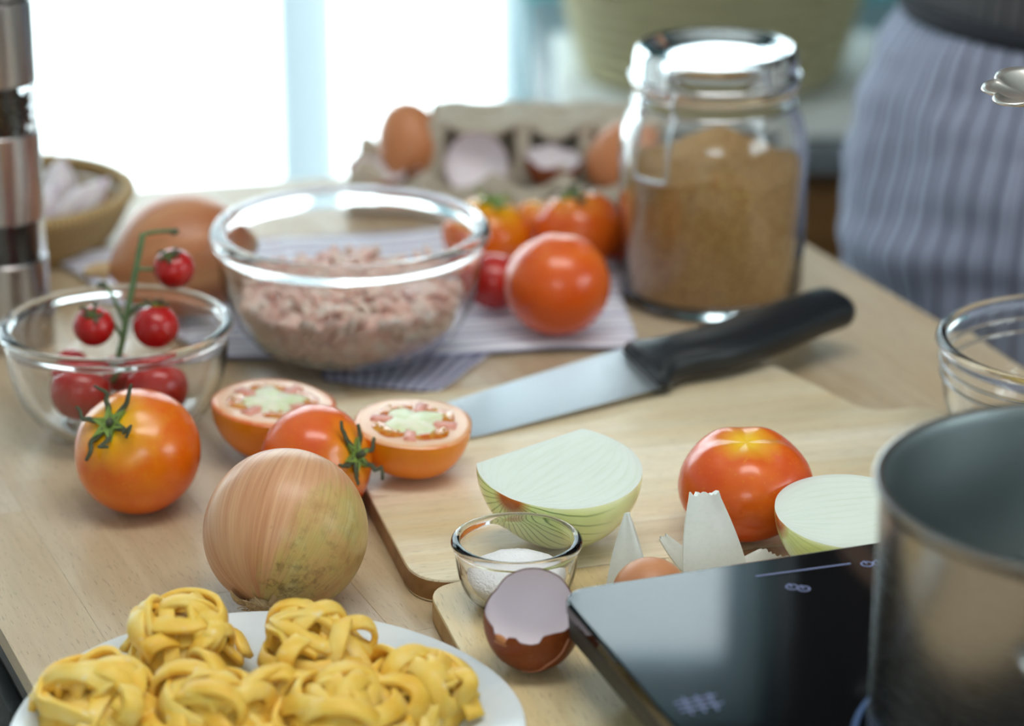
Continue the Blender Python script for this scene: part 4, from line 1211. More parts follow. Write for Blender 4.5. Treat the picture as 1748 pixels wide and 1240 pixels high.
# ================================================================== EGGS AND SHELLS
m_egg, nt, b = newmat('brown_eggshell', srgb(160, 84, 44), .38, spec=.4)
n1 = noise(nt, shifted(nt, tex(nt)), 30, 3); n2 = noise(nt, tex(nt), 700, 2)
col = mixc(nt, ramp(nt, n1, [(.3, 0), (.7, 1)]), srgb(150, 74, 32), srgb(128, 56, 20))
setc(nt, b, mixc(nt, mth(nt, 'MULTIPLY', ramp(nt, n2, [(.6, 0), (.75, 1)]), .25), col, srgb(212, 150, 110))); bump(nt, b, n2, .12, .0004)
m_egg_l, nt, b = newmat('light_brown_eggshell', srgb(206, 140, 96), .42)
setc(nt, b, mixc(nt, noise(nt, shifted(nt, tex(nt)), 30, 3), srgb(214, 150, 106), srgb(192, 124, 80)))
m_egg_w, nt, b = newmat('whole_brown_egg', srgb(204, 132, 84), .42)
setc(nt, b, mixc(nt, noise(nt, shifted(nt, tex(nt)), 30, 3), srgb(212, 142, 94), srgb(190, 116, 70)))
m_memb, nt, b = newmat('eggshell_membrane', srgb(250, 242, 247), .6)
def translucent(m, amount, col):
    """let light from behind glow through a thin shell"""
    nt = m.node_tree; b = nt.nodes['Principled BSDF']
    tl = nd(nt, 'ShaderNodeBsdfTranslucent', {'Color': c4(col)})
    mx = nd(nt, 'ShaderNodeMixShader', {0: amount, 1: b.outputs[0], 2: tl.outputs[0]})
    nt.links.new(mx.outputs[0], nt.nodes['Material Output'].inputs[0])
translucent(m_memb, .12, (1, .97, .98))
m_crack, _, _ = newmat('shell_crack', srgb(216, 150, 120), .7)
def egg_r(t):                                            # t: 0 blunt end .. 1 pointed end, unit length 2 about z
    z = 1-2*t
    return math.sqrt(max(1-z*z, 0))*(1-.13*(-z))*.80, z
def whole_egg(name, pos, Lh, axis, mat, label, group='eggs in the carton'):
    prof = [(egg_r(i/28)[0]*Lh, -egg_r(i/28)[1]*Lh) for i in range(29)]
    prof[0] = (0, prof[0][1]); prof[-1] = (0, prof[-1][1])
    o = mesh(name, lathe(prof, 40), mat, None, pos, aim(axis))
    return tag(o, label, 'egg', group)
def broken_shell(name, pos, R, H, axis, mat, label, edge, roll=0.0, seg=96, group=None, hgt=1.0):
    """open shell: round below, with a jagged edge height given by edge(angle); outer shell and inner membrane"""
    t = thing(name, pos, label, 'eggshell', aim(axis, roll), group)
    def skin(off):
        V, F, U = [], [], []
        n = 22
        V.append(Vector((0, 0, -H+off))); U.append((.5, 0))
        for i in range(1, n+1):
            for k in range(seg):
                a = 2*PI*k/seg
                top = edge(a)
                q = PI/2*(i/n)*(1 if True else 0)
                # polar angle from the bottom up to the edge
                th_end = math.acos(max(min(-top/H, 1), -1)) if True else 0
                th = th_end*i/n
                V.append(Vector(((R-off)*math.sin(th)*math.cos(a), (R-off)*math.sin(th)*math.sin(a), -(H-off)*math.cos(th)))); U.append((k/seg, i/n))
        for k in range(seg): F.append((0, 1+(k+1) % seg, 1+k))
        for i in range(n-1):
            for k in range(seg):
                a_, b_ = 1+i*seg+k, 1+i*seg+(k+1) % seg
                F.append((a_, b_, b_+seg, a_+seg))
        return V, F, U
    mesh('shell', skin(0), mat, t)
    V, F, U = skin(.0006)
    mesh('membrane', (V, [f[::-1] for f in F], U), m_memb, t)
    return t
# big broken shell by the cooktop corner
def saw(a, pts):
    """piecewise-linear periodic height"""
    a = a % (2*PI)
    pts = sorted(pts); pts = [(pts[-1][0]-2*PI, pts[-1][1])]+pts+[(pts[0][0]+2*PI, pts[0][1])]
    for (a0, h0), (a1, h1) in zip(pts[:-1], pts[1:]):
        if a0 <= a <= a1: return h0+(h1-h0)*(a-a0)/max(a1-a0, 1e-6)
    return 0
ER, EH = .0238, .0258
d2r = math.radians
# angle 270 deg faces the camera, 0 is right, 90 is the far side
front = [(d2r(x), h*.001) for x, h in ((0, 5.0), (20, 6.5), (34, 8), (42, 16.5), (60, 19), (78, 20.2), (100, 20), (118, 18.5), (134, 16), (142, 8.5), (158, 6.5), (172, 5.5), (190, 5.2), (205, 5.0), (216, 4.0), (222, -1.5), (236, -1.8), (240, 2.6), (250, 3.2),
                                     (255, 1.0), (268, .4), (277, 1.2), (282, 4.8), (296, 5.2), (310, 4.4), (322, 5.6), (340, 5.4))]
ep = at(909, 1058, BZ+EH-.0006)
es = broken_shell('broken_eggshell', ep, ER, EH, (.0, -.10, 1), m_egg, 'broken brown eggshell with jagged rim beside the cooktop corner', lambda a: saw(a, front), 0.0, 160)
# chip in the notch and the pale crack in front
V, F = [], []                                            # chip of shell folded into the notch
for i in range(6):
    a = d2r(219+19*i/5)
    for j in range(4):
        h = -.003+(.0052-.0012*abs(i-2.5)/2.5)*j/3
        r = ER*math.sqrt(1-(h/EH)**2)*(1.006-.03*j/3)
        V.append((r*math.cos(a), r*math.sin(a), h))
for i in range(5):
    for j in range(3): q = i*4+j; F.append((q, q+4, q+5, q+1))
o = mesh('folded_chip', (V, F), m_egg_l, es); md = o.modifiers.new('thick', 'SOLIDIFY'); md.thickness = .0004
pts = []
for x, h in ((316, -.5), (311, -4), (306, -8), (297, -11.5), (289, -14), (282, -18), (266, -20.5), (248, -21.5)):
    a, z = d2r(x), h*.001
    r = ER*math.sqrt(1-(z/EH)**2)*1.004
    pts.append((r*math.cos(a), r*math.sin(a), z*1.004))
mesh('crack', tube(pts, .00045, 6, 40), m_crack, es)
# small fragment behind the cooktop
frag = [(d2r(x), h*.001) for x, h in ((0, 2), (40, 5), (90, 2), (140, 6), (190, 3), (240, 5), (300, 1))]
broken_shell('shell_fragment', at(1110, 1018, BZ+.0165), .0195, .0195, (.25, .35, -.9), m_egg_l, 'brown eggshell fragment lying open side down behind the cooktop edge', lambda a: saw(a, [(x, h-.006) for x, h in frag]), .4, 72)

# ------------------------------------------------------------------ egg carton with eggs
m_pulp, nt, b = newmat('grey_paper_pulp', srgb(186, 176, 158), .95)
n_ = noise(nt, tex(nt), 220, 4, .65)
setc(nt, b, ramp(nt, n_, [(.3, srgb(168, 156, 138)), (.7, srgb(204, 196, 178))])); bump(nt, b, n_, .5, .001)
cz = math.radians(12)
cpos = at(848, 346, 0); cpos.z = TT
cx = thing('egg_carton', cpos, 'grey pulp egg carton with brown eggs and shells at the far table edge', 'egg carton', (0, 0, -cz*.15)); cx.scale = (1, 1, .76)
# tray: two rows of cups, long side across the picture
def tray_h(x, y, nx=4, ny=2, px=.052, py=.05):
    """height field of cups with posts between"""
    fx = (x/px) % 1-.5; fy = (y/py) % 1-.5
    cup = .036*(1-math.exp(-((fx*px)**2+(fy*py)**2)/.00036))
    post = .010*math.exp(-((abs(fx)-.5)**2*px*px+(abs(fy)-.5)**2*py*py)/.00010)
    return cup+post
TX, TY = .224, .105
V, F = [], []
nx, ny = 96, 46
for j in range(ny+1):
    for i in range(nx+1):
        x = -TX/2+TX*i/nx; y = -TY/2+TY*j/ny
        ex = min(i, nx-i)/5; ey = min(j, ny-j)/4
        h = .006+tray_h(x+TX/2-.008, y+TY/2-.0025)
        if ex < 1 or ey < 1: h = max(h, .020)
        if i in (0, nx) or j in (0, ny): h = .006
        V.append((x, y, h))
for j in range(ny):
    for i in range(nx):
        k = j*(nx+1)+i; F.append((k, k+1, k+nx+2, k+nx+1))
o = mesh('tray', (V, F), m_pulp, cx); md = o.modifiers.new('thick', 'SOLIDIFY'); md.thickness = .002; md.offset = -1
for x in (-.085, -.028, .028, .085):
    for y in (-.026, .026): mesh('cup_foot', xf(lathe([(0, 0), (.015, 0), (.019, .010), (.019, .018), (0, .018)], 18), Matrix.Translation((x, y, 0))), m_pulp, cx, angle=40)
# raised inner section: standing partition with bays open to the camera and a folded top
def slab(x0, x1, y0, y1, z0, z1, nm, bev=.004): return from_bm(nm, box_bm(x0, x1, y0, y1, z0, z1, bev, 3), m_pulp, cx)
XS = (-.045, .020, .068, .112)
slab(-.048, .116, .030, .036, .02, .084, 'back_panel')
for k, x in enumerate(XS):
    # tapered post: thick foot, thin waist, thick shoulder
    pts = [(x, .006, .022), (x, .010, .045), (x, .014, .066), (x, .016, .084)]
    mesh('post', sweep(smooth_path(pts, 12), None, up=(0, 1, 0), sects=lambda i, t: [(sx*(.0105-.0035*math.sin(PI*t)), sy*.022) for sx, sy in ((-1, -.6), (-.6, -1), (.6, -1), (1, -.6), (1, 1), (-1, 1))]), m_pulp, cx, angle=35)
for x0, x1 in zip(XS[:-1], XS[1:]):
    # scalloped roof over each bay
    V, F = [], []
    for j in range(9):
        for i in range(15):
            s = i/14; t = j/8
            V.append((x0+(x1-x0)*s, -.006+.044*t, .088-.016*math.sin(PI*s)*(1-t)**1.5+.004*t+.002*math.sin(9*s)))
    for j in range(8):
        for i in range(14): k = j*15+i; F.append((k, k+1, k+16, k+15))
    o = mesh('bay_roof', (V, F), m_pulp, cx); md = o.modifiers.new('thick', 'SOLIDIFY'); md.thickness = .005; md.offset = -1
slab(-.052, .118, .026, .040, .080, .092, 'top_flap')
CL = lambda x, y, z: cx.matrix_basis @ Vector((x, y, z))
whole_egg('brown_egg', CL(-.066, .010, .058), .033, (-.25, .1, .95), m_egg_w, 'tall brown egg standing at the left end of the egg carton')
whole_egg('brown_egg', CL(.094, -.024, .056), .031, (.3, -.2, .9), m_egg_w, 'light brown egg at the right end of the carton, touching the jar')
half = [(d2r(k*30), .001*(1.5*(-1)**k)) for k in range(12)]
broken_shell('egg_half_shell', CL(-.014, -.036, .054), .0245, .024, (-.05, -.90, .40), m_egg_l, 'empty eggshell half showing its lilac white inside in the carton', lambda a: saw(a, half), 0, 72, 'empty shells in the carton')
broken_shell('egg_half_shell', CL(.044, -.026, .058), .0215, .028, (.1, -.15, 1), m_egg, 'brown eggshell half sitting upright in the middle bay of the carton', lambda a: saw(a, half), 0, 72, 'empty shells in the carton')
broken_shell('egg_half_shell', CL(-.090, -.024, .044), .0225, .020, (.2, -.1, 1), m_egg_l, 'low eggshell half in the front left cup of the carton', lambda a: saw(a, half), 0, 72, 'empty shells in the carton')
broken_shell('egg_half_shell', CL(-.044, -.030, .034), .0190, .018, (.6, .2, .8), m_egg, 'orange-brown eggshell piece beside the carton\'s first post', lambda a: saw(a, half), 1, 72, 'empty shells in the carton')

# ================================================================== KNIFE
he = at(1150, 657, BZ+.0068); te = at(808, 748, BZ+.0014)
dx = (te-he).normalized()
sn = Vector((-dx.y, dx.x, 0)).normalized(); sn = sn if sn.y > 0 else -sn
ktilt = math.radians(6)
ky = (sn*math.cos(ktilt)+Vector((0, 0, 1))*math.sin(ktilt)).normalized(); ky = (ky-dx*ky.dot(dx)).normalized(); kzv = dx.cross(ky)
if kzv.z < 0: kzv = -kzv
kM = Matrix((dx, ky, kzv)).transposed()
kn = thing('chef_knife', he, 'broad steel chef knife with black handle lying on the paddle board', 'knife', kM.to_euler())
hand = 1 if kM.determinant() > 0 else -1
if hand < 0:
    kM = Matrix((dx, ky, dx.cross(ky))).transposed(); kn.rotation_euler = kM.to_euler()
m_blade, nt, b = newmat('knife_steel', (.82, .84, .87), .3, metal=1.0)
n_ = noise(nt, mapping(nt, tex(nt), (1, 30, 1)), 60, 3)
setc(nt, b, ramp(nt, n_, [(.3, (.30, .30, .30)), (.7, (.42, .42, .42))]), 'Roughness')
m_black, nt, b = newmat('black_handle_plastic', srgb(24, 27, 32), .34)
bump(nt, b, noise(nt, tex(nt), 900, 2), .15, .0003)
WH = .055
pr = []                                                  # (x, y_edge, y_spine)
for i in range(25):
    x = .205*i/24
    ye = 0 if x < .13 else .029*((x-.13)/.075)**1.8
    ys = WH-.018*(x/.205)**1.3
    pr.append((x, min(ye, ys-.0006), ys))
V, F = [], []
for x, ye, ys in pr:
    for y, h in ((ye, .00005), (ye+(ys-ye)*.25, .0007), (ys, .0011)): V.append((x, y, h))
    for y, h in ((ys, -.0011), (ye+(ys-ye)*.25, -.0007), (ye, -.00005)): V.append((x, y, h))
for i in range(24):
    for k in range(6): l = (k+1) % 6; F.append((i*6+k, i*6+l, i*6+6+l, i*6+6+k))
F.append((0, 1, 2, 3, 4, 5)); F.append(tuple(range(24*6, 25*6)))
mesh('blade', (V, F), m_blade, kn, angle=12)
hp = [Vector(p) for p in ((.003, .0262, -.0015), (-.016, .0235, -.0045), (-.046, .0215, -.0045), (-.0864, .0275, -.003), (-.122, .035, -.002), (-.147, .0395, -.001), (-.163, .0420, 0))]
path = smooth_path(hp, 40)
def hsec(i, t):
    a = .0194-.0026*math.exp(-((t-.20)/.12)**2)+.0014*math.sin(t*6)+.0088*math.exp(-(t/.075)**2)
    b_ = .0112+.0012*math.sin(PI*t)-.002*math.exp(-(t/.05)**2)
    if t > .86: s = max(1-((t-.86)/.14)**2, .03)**.5; a *= s; b_ *= s
    return [(math.copysign(abs(math.cos(q))**.8, math.cos(q))*b_, math.copysign(abs(math.sin(q))**.8, math.sin(q))*a) for q in [2*PI*k/20 for k in range(20)]]
hd = mesh('handle', sweep(path, None, sects=hsec, up=(0, 1, 0)), m_black, kn, angle=50)
mesh('bolster', sweep([hp[0]+Vector((.0036, .0006, .0)), hp[0]+Vector((.0028, .0005, 0)), hp[0]+Vector((-.002, -.0003, 0))], None, up=(0, 1, 0), sects=lambda i, t: [(x*(.0085 if i == 0 else .0098), y*(.0248 if i == 0 else .0262)) for x, y in [(math.copysign(abs(math.cos(q))**.7, math.cos(q)), math.copysign(abs(math.sin(q))**.7, math.sin(q))) for q in [2*PI*k/24 for k in range(24)]]]), m_black, kn, angle=40)

# ================================================================== TEA TOWEL
def towel_mat(name, base, s1, s2, uf, vf, chk=False):
    m, nt, b = newmat(name, base, .92, sheen=.15)
    u, v, _ = sep(nt, tex(nt, 'UV'))
    f1 = mth(nt, 'FRACT', mth(nt, 'MULTIPLY', v, vf))
    st = ramp(nt, f1, [(.0, 1), (.16, 1), (.2, 0), (.46, 0), (.5, .75), (.56, .75), (.6, 0), (.7, .6), (.74, .6), (.78, 0), (1, 0)])
    col = mixc(nt, mth(nt, 'MULTIPLY', st, .72), base, s1)
    if chk:
        f2 = mth(nt, 'FRACT', mth(nt, 'MULTIPLY', u, uf))
        s_ = ramp(nt, f2, [(.0, 1), (.42, 1), (.48, 0), (1, 0)])
        col = mixc(nt, mth(nt, 'MULTIPLY', s_, .7), col, s2)
    setc(nt, b, col)
    bump(nt, b, noise(nt, tex(nt), 1400, 2), .3, .0004)
    return m
m_towel = towel_mat('striped_towel_cotton', srgb(242, 242, 250), srgb(104, 98, 160), srgb(90, 88, 140), 10, 8)
m_towel_b = towel_mat('dark_checked_towel_end', srgb(208, 208, 226), srgb(70, 70, 120), srgb(62, 64, 112), 12, 8, True)
def sheet(corners, n1, n2, hfun, mat, name, parent=None, thick=.0022):
    a, b_, c, d = [Vector(p) for p in corners]           # back-left, back-right, front-right, front-left
    V, F, U = [], [], []
    for j in range(n2+1):
        for i in range(n1+1):
            s, t = i/n1, j/n2
            p = (a*(1-s)+b_*s)*(1-t)+(d*(1-s)+c*s)*t
            p = p+Vector((.006*mnoise.noise((p.x*14, p.y*14, 3)), .006*mnoise.noise((p.x*14, p.y*14, 9)), 0))*(1 if 0 < t < 1 or True else 0)
            V.append(Vector((p.x, p.y, hfun(p.x, p.y, s, t)))); U.append((s*.98, t))
    for j in range(n2):
        for i in range(n1):
            k = j*(n1+1)+i; F.append((k, k+n1+1, k+n1+2, k+1))
    o = mesh(name, (V, F, U), mat, parent)
    md = o.modifiers.new('thick', 'SOLIDIFY'); md.thickness = thick; md.offset = -1
    return o
def th(x, y, s, t):
    e = min(s, 1-s, t, 1-t)
    h = .0052+.0009*mnoise.noise((x*30, y*30, 1))
    e2 = min(e/.04, 1)
    h += .004*max(0, mnoise.noise((x*16, y*22, 4)))*(1 if e > .02 else .3)*(1-math.exp(-((x+.10)**2+(y-1.64)**2)/.0004))
    flat = math.exp(-((x-bp.x)**2+(y-bp.y)**2)/.0030)     # pressed flat under the bowl
    return h*(1-flat)+.0052*flat
tw = thing('tea_towel', at(560, 520, 0), 'folded striped lilac and white tea towel under the meat bowl and tomatoes', 'towel')
off = tw.location.copy()
def loc_sheet(c, *a, **k):
    cs = [at(px, py, 0) for px, py in c]
    return cs
o = sheet([at(78, 446), at(1046, 392), at(1084, 604), at(372, 622)], 90, 40, lambda x, y, s, t: th(x, y, s, t), m_towel, 'towel_body', tw)
for v in o.data.vertices: v.co = (v.co.x-off.x, v.co.y-off.y, v.co.z)
o = sheet([at(520, 585), at(860, 590), at(742, 676), at(560, 650)], 40, 24, lambda x, y, s, t: .0026+.0008*mnoise.noise((x*40, y*40, 2))+.0016*max(0, t-.6)*mnoise.noise((x*60, y*60, 7)), m_towel_b, 'towel_fold', tw, .0018)
for v in o.data.vertices: v.co = (v.co.x-off.x, v.co.y-off.y, v.co.z)

# ================================================================== CLIP-TOP JAR OF BROWN GRAIN
jp = at(1211, 505, 0); jp.z = TT
JR = .0640
jr = thing('clip_top_jar', jp, 'clip-top glass storage jar of brown grain behind the knife handle', 'jar')
body = [(0, .003), (.045, .003), (.050, 0), (.056, 0), (.0605, .004), (JR, .012), (JR, .110), (.0622, .120), (.0588, .130), (.0545, .137), (.0535, .142), (.0548, .1445), (.0548, .1475),
        (.0530, .1485), (.0505, .1475), (.0500, .142), (.0510, .137), (.0552, .129), (.0588, .119), (.0606, .110), (.0606, .013), (.057, .008), (.045, .0065), (0, .0065)]
mesh('jar_body', lathe(body, 96), glass, jr, angle=60)
lid = [(0, .170), (.030, .170), (.042, .1715), (.0475, .1765), (.0515, .1775), (.0540, .1745), (.0550, .168), (.0552, .160), (.0565, .157), (.0565, .1525), (.0545, .1505),
       (.0490, .1505), (.0480, .152), (.0485, .160), (.0470, .1655), (.030, .1655), (0, .1655)]
mesh('jar_lid', lathe(lid, 96), glass, jr, angle=60)
m_gasket, _, _ = newmat('rubber_gasket', srgb(206, 184, 150), .6, sss=.2, sss_scale=.003)
mesh('gasket', lathe([(.0490, .1487), (.0555, .1487), (.0560, .1496), (.0555, .1504), (.0490, .1504)], 72, closed=True), m_gasket, jr, angle=40)
m_wire, _, _ = newmat('bail_wire_steel', (.72, .73, .75), .18, metal=1.0)
mesh('neck_wire', ring(.0549, .0011, 72, 8, .139), m_wire, jr)
mesh('lid_wire', ring(.0573, .0011, 72, 8, .158), m_wire, jr)
ca = math.radians(228)                                   # the clasp looks to the front left
er, et = Vector((math.cos(ca), math.sin(ca), 0)), Vector((-math.sin(ca), math.cos(ca), 0))
Jp = lambda r, t, z: er*r+et*t+Vector((0, 0, z))
for s in (-1, 1):
    mesh('clasp_wire', tube([Jp(.0580, s*.0125, .158), Jp(.0620, s*.0125, .150), Jp(.0615, s*.013, .142), Jp(.0570, s*.013, .138)], .0012, 7, 14), m_wire, jr)
    mesh('clasp_loop', xf(ring(.003, .0011, 16, 6), Matrix.Translation(Jp(.0605, s*.0135, .141)) @ Euler((PI/2, 0, ca)).to_matrix().to_4x4()), m_wire, jr)
mesh('bail_lever', tube([Jp(.0605, -.0135, .141), Jp(.0650, -.0135, .125), Jp(.0668, -.0130, .101), Jp(.0672, -.0105, .098), Jp(.0674, 0, .097), Jp(.0672, .0105, .098), Jp(.0668, .0130, .101), Jp(.0650, .0135, .125), Jp(.0605, .0135, .141)], .0017, 8, 60), m_wire, jr)
mesh('clasp_bar', tube([Jp(.062, -.0135, .150), Jp(.062, .0135, .150)], .0011, 7), m_wire, jr)
ha = er*-1
mesh('hinge', tube([ha*.0575+Vector((0, 0, .160)), ha*.066+Vector((0, 0, .150)), ha*.0570+Vector((0, 0, .139))], .0014, 7, 14), m_wire, jr)
m_grain, nt, b = newmat('brown_grain', srgb(196, 148, 82), .8)
n_ = noise(nt, tex(nt), 420, 3, .7)
setc(nt, b, ramp(nt, n_, [(.28, srgb(150, 98, 44)), (.5, srgb(198, 150, 84)), (.72, srgb(230, 192, 124))])); bump(nt, b, n_, .9, .0012)
def gz(x, y):
    return .0965+.012*math.exp(-((x-.012)/.03)**2-((y-.025)/.03)**2)+.003*math.sin(x*95+1.2)+.0025*mnoise.noise((x*45, y*45, 0))-.004*math.exp(-((x-.025)/.014)**2-((y+.045)/.02)**2)
prof = [(0, .0070), (.044, .0070), (.0560, .0090), (.0600, .0135), (.0602, .050), (.0602, -1)]
for k in range(1, 13): prof.append((.0602*(1-k/12), -1-k))
prof[-1] = (0, gz(0, 0))
o = mesh('brown_grain', lathe(prof, 96, jitter=lambda r, z, a: (r, gz(r*math.cos(a), r*math.sin(a))) if z < 0 else (r, z)), m_grain, None, jp)
tag(o, 'brown grain filling two thirds of the clip-top jar', 'grain'); o['kind'] = 'stuff'

# ================================================================== PEPPER MILL
mp = at(20, 585, 0); mp.z = TT
ml = thing('pepper_mill', mp, 'steel and clear acrylic pepper mill at the left edge', 'pepper mill')
MR = .0270
m_msteel, nt, b = newmat('satin_mill_steel', (.50, .47, .46), .26, metal=1.0)
m_mblack, nt, b = newmat('black_mill_core', srgb(18, 18, 20), .4)
m_acry, _, _ = newmat('clear_acrylic', (1, 1, 1), .0, trans=1.0, ior=1.45)
def sect(nm, z0, z1, r, mat, bev=.0015):
    return mesh(nm, lathe([(0, z0), (r-bev, z0), (r, z0+bev), (r, z1-bev), (r-bev, z1), (0, z1)], 64), mat, ml, angle=30)
def zat(py): return (at_d(20, py, mp.y-MR)).z-TT         # heights of the joints, read on the front line
z_a, z_b, z_c, z_d = zat(457), zat(392), zat(238), zat(158)
sect('base_sleeve', 0, z_a, MR, m_msteel)
sect('dark_window_core', z_a, z_b, MR-.0045, m_mblack)
mesh('window_tube', lathe([(MR-.003, z_a), (MR-.0002, z_a), (MR-.0002, z_b), (MR-.003, z_b)], 64, closed=True), m_acry, ml, angle=40)
sect('middle_sleeve', z_b, z_c, MR, m_msteel)
mesh('window_tube', lathe([(MR-.003, z_c), (MR-.0002, z_c), (MR-.0002, z_d), (MR-.003, z_d)], 64, closed=True), m_acry, ml, angle=40)
sect('centre_rod', z_c, z_d, .005, m_msteel, .0005)
rg = random.Random(8); parts = []
for k in range(520):
    a = rg.uniform(0, 2*PI); r = (MR-.0060)*math.sqrt(rg.uniform(.25, 1)); z = z_c+.0025+(z_d-z_c-.011)*rg.random()
    parts.append(xf(lathe([(0, -.0024), (.0017, -.0017), (.0024, 0), (.0017, .0017), (0, .0024)], 8), Matrix.Translation((r*math.cos(a), r*math.sin(a), z))))
m_pepper, nt, b = newmat('black_peppercorn', srgb(30, 26, 25), .6)
o = mesh('peppercorns', join(*parts), m_pepper, ml); o['kind'] = 'stuff'
z_e = zat(12)
sect('upper_sleeve', z_d, z_e, MR, m_msteel)
sect('top_gap', z_e, z_e+.002, MR-.002, m_mblack, .0003)
mesh('cap', lathe([(0, z_e+.002), (MR, z_e+.002), (MR, z_e+.018), (MR-.006, z_e+.024), (0, z_e+.026)], 64), m_msteel, ml, angle=40)

# ================================================================== BAMBOO BASKET WITH GARLIC AND SHALLOT PIECES
kp = at(8, 325, .042); kp.z = TT
m_bamboo = weave_mat('bamboo_strip', srgb(206, 176, 122), srgb(168, 134, 82), 40)
kb = thing('bamboo_basket', kp, 'round shallow bamboo basket behind the pepper mill', 'basket')
KR = .0885
for i in range(5):
    R = KR*(.80+.20*(i/4)**.7)
    mesh('hoop', lathe([(R-.002, .004+i*.0068), (R+.0016, .004+i*.0068), (R+.0020, .0072+i*.0068), (R+.0014, .0104+i*.0068), (R-.002, .0104+i*.0068)], 72, closed=True), m_bamboo, kb)
mesh('rim_hoop', ring(KR+.001, .0055, 80, 10, .040, .9), m_bamboo, kb)
mesh('basket_floor', lathe([(0, 0), (KR*.80, 0), (KR*.80, .004), (0, .004)], 48), m_bamboo, kb, angle=40)
for k in range(18):
    a = 2*PI*k/18
    mesh('upright', tube([(KR*.79*math.cos(a), KR*.79*math.sin(a), .003), (KR*.91*math.cos(a), KR*.91*math.sin(a), .018), (KR*.985*math.cos(a), KR*.985*math.sin(a), .039)], .0013, 6, 8), m_bamboo, kb)
m_garlic, nt, b = newmat('garlic_skin', srgb(232, 222, 224), .5, sss=.2, sss_scale=.004)
setc(nt, b, ramp(nt, noise(nt, mapping(nt, tex(nt), (1, 1, .12)), 260, 3), [(.35, srgb(206, 188, 206)), (.6, srgb(238, 232, 232))]))
m_shal, nt, b = newmat('shallot_skin', srgb(176, 104, 78), .4, coat=.2)
setc(nt, b, ramp(nt, noise(nt, mapping(nt, tex(nt), (1, 1, .1)), 260, 3), [(.35, srgb(142, 74, 58)), (.6, srgb(204, 142, 104))]))
def clove(name, pos, Lh, axis, mat, label, fat=.55, cat='garlic'):
    prof = []
    for i in range(19):
        t = i/18
        prof.append((Lh*fat*math.sin(PI*t)**.8*(1-.35*t) if 0 < i < 18 else 0, Lh*(-1+2*t)))
    o = mesh(name, lathe(prof, 28, jitter=lambda r, z, a: (r*(1+.12*math.cos(3*a)), z)), mat, None, pos, aim(axis))
    return tag(o, label, cat, 'garlic and shallots in the bamboo basket')
K = lambda x, y, z: kp+Vector((x, y, z))
clove('garlic_clove', K(.056, -.022, .036), .032, (.62, .15, .55), m_garlic, 'long lilac-white garlic clove leaning on the right rim of the bamboo basket', .46)
clove('garlic_clove', K(.030, -.016, .032), .024, (.3, .5, .7), m_garlic, 'pink-white garlic clove in the middle of the bamboo basket', .55)
clove('garlic_clove', K(.036, .022, .040), .020, (.1, .2, .9), m_garlic, 'bright white garlic clove at the back of the bamboo basket', .75)
clove('shallot', K(.026, -.050, .026), .023, (.8, -.3, .1), m_shal, 'reddish shallot at the front of the bamboo basket', .7, 'shallot')
clove('shallot', K(.062, .006, .026), .022, (.4, .8, .1), m_shal, 'reddish shallot under the long garlic clove in the bamboo basket', .7, 'shallot')
clove('shallot', K(-.010, .004, .026), .024, (.3, .8, .3), m_shal, 'reddish shallot at the left of the bamboo basket', .7, 'shallot')

# ================================================================== PERSON IN A STRIPED APRON
PX, PY = .462, 2.075
face = math.atan2(-.66, -.75)                            # facing the table and the camera
pe = thing('person', (PX, PY, 0), 'person in a blue-grey striped apron standing at the right table side, holding a skimmer', 'person', (0, 0, face+PI/2))
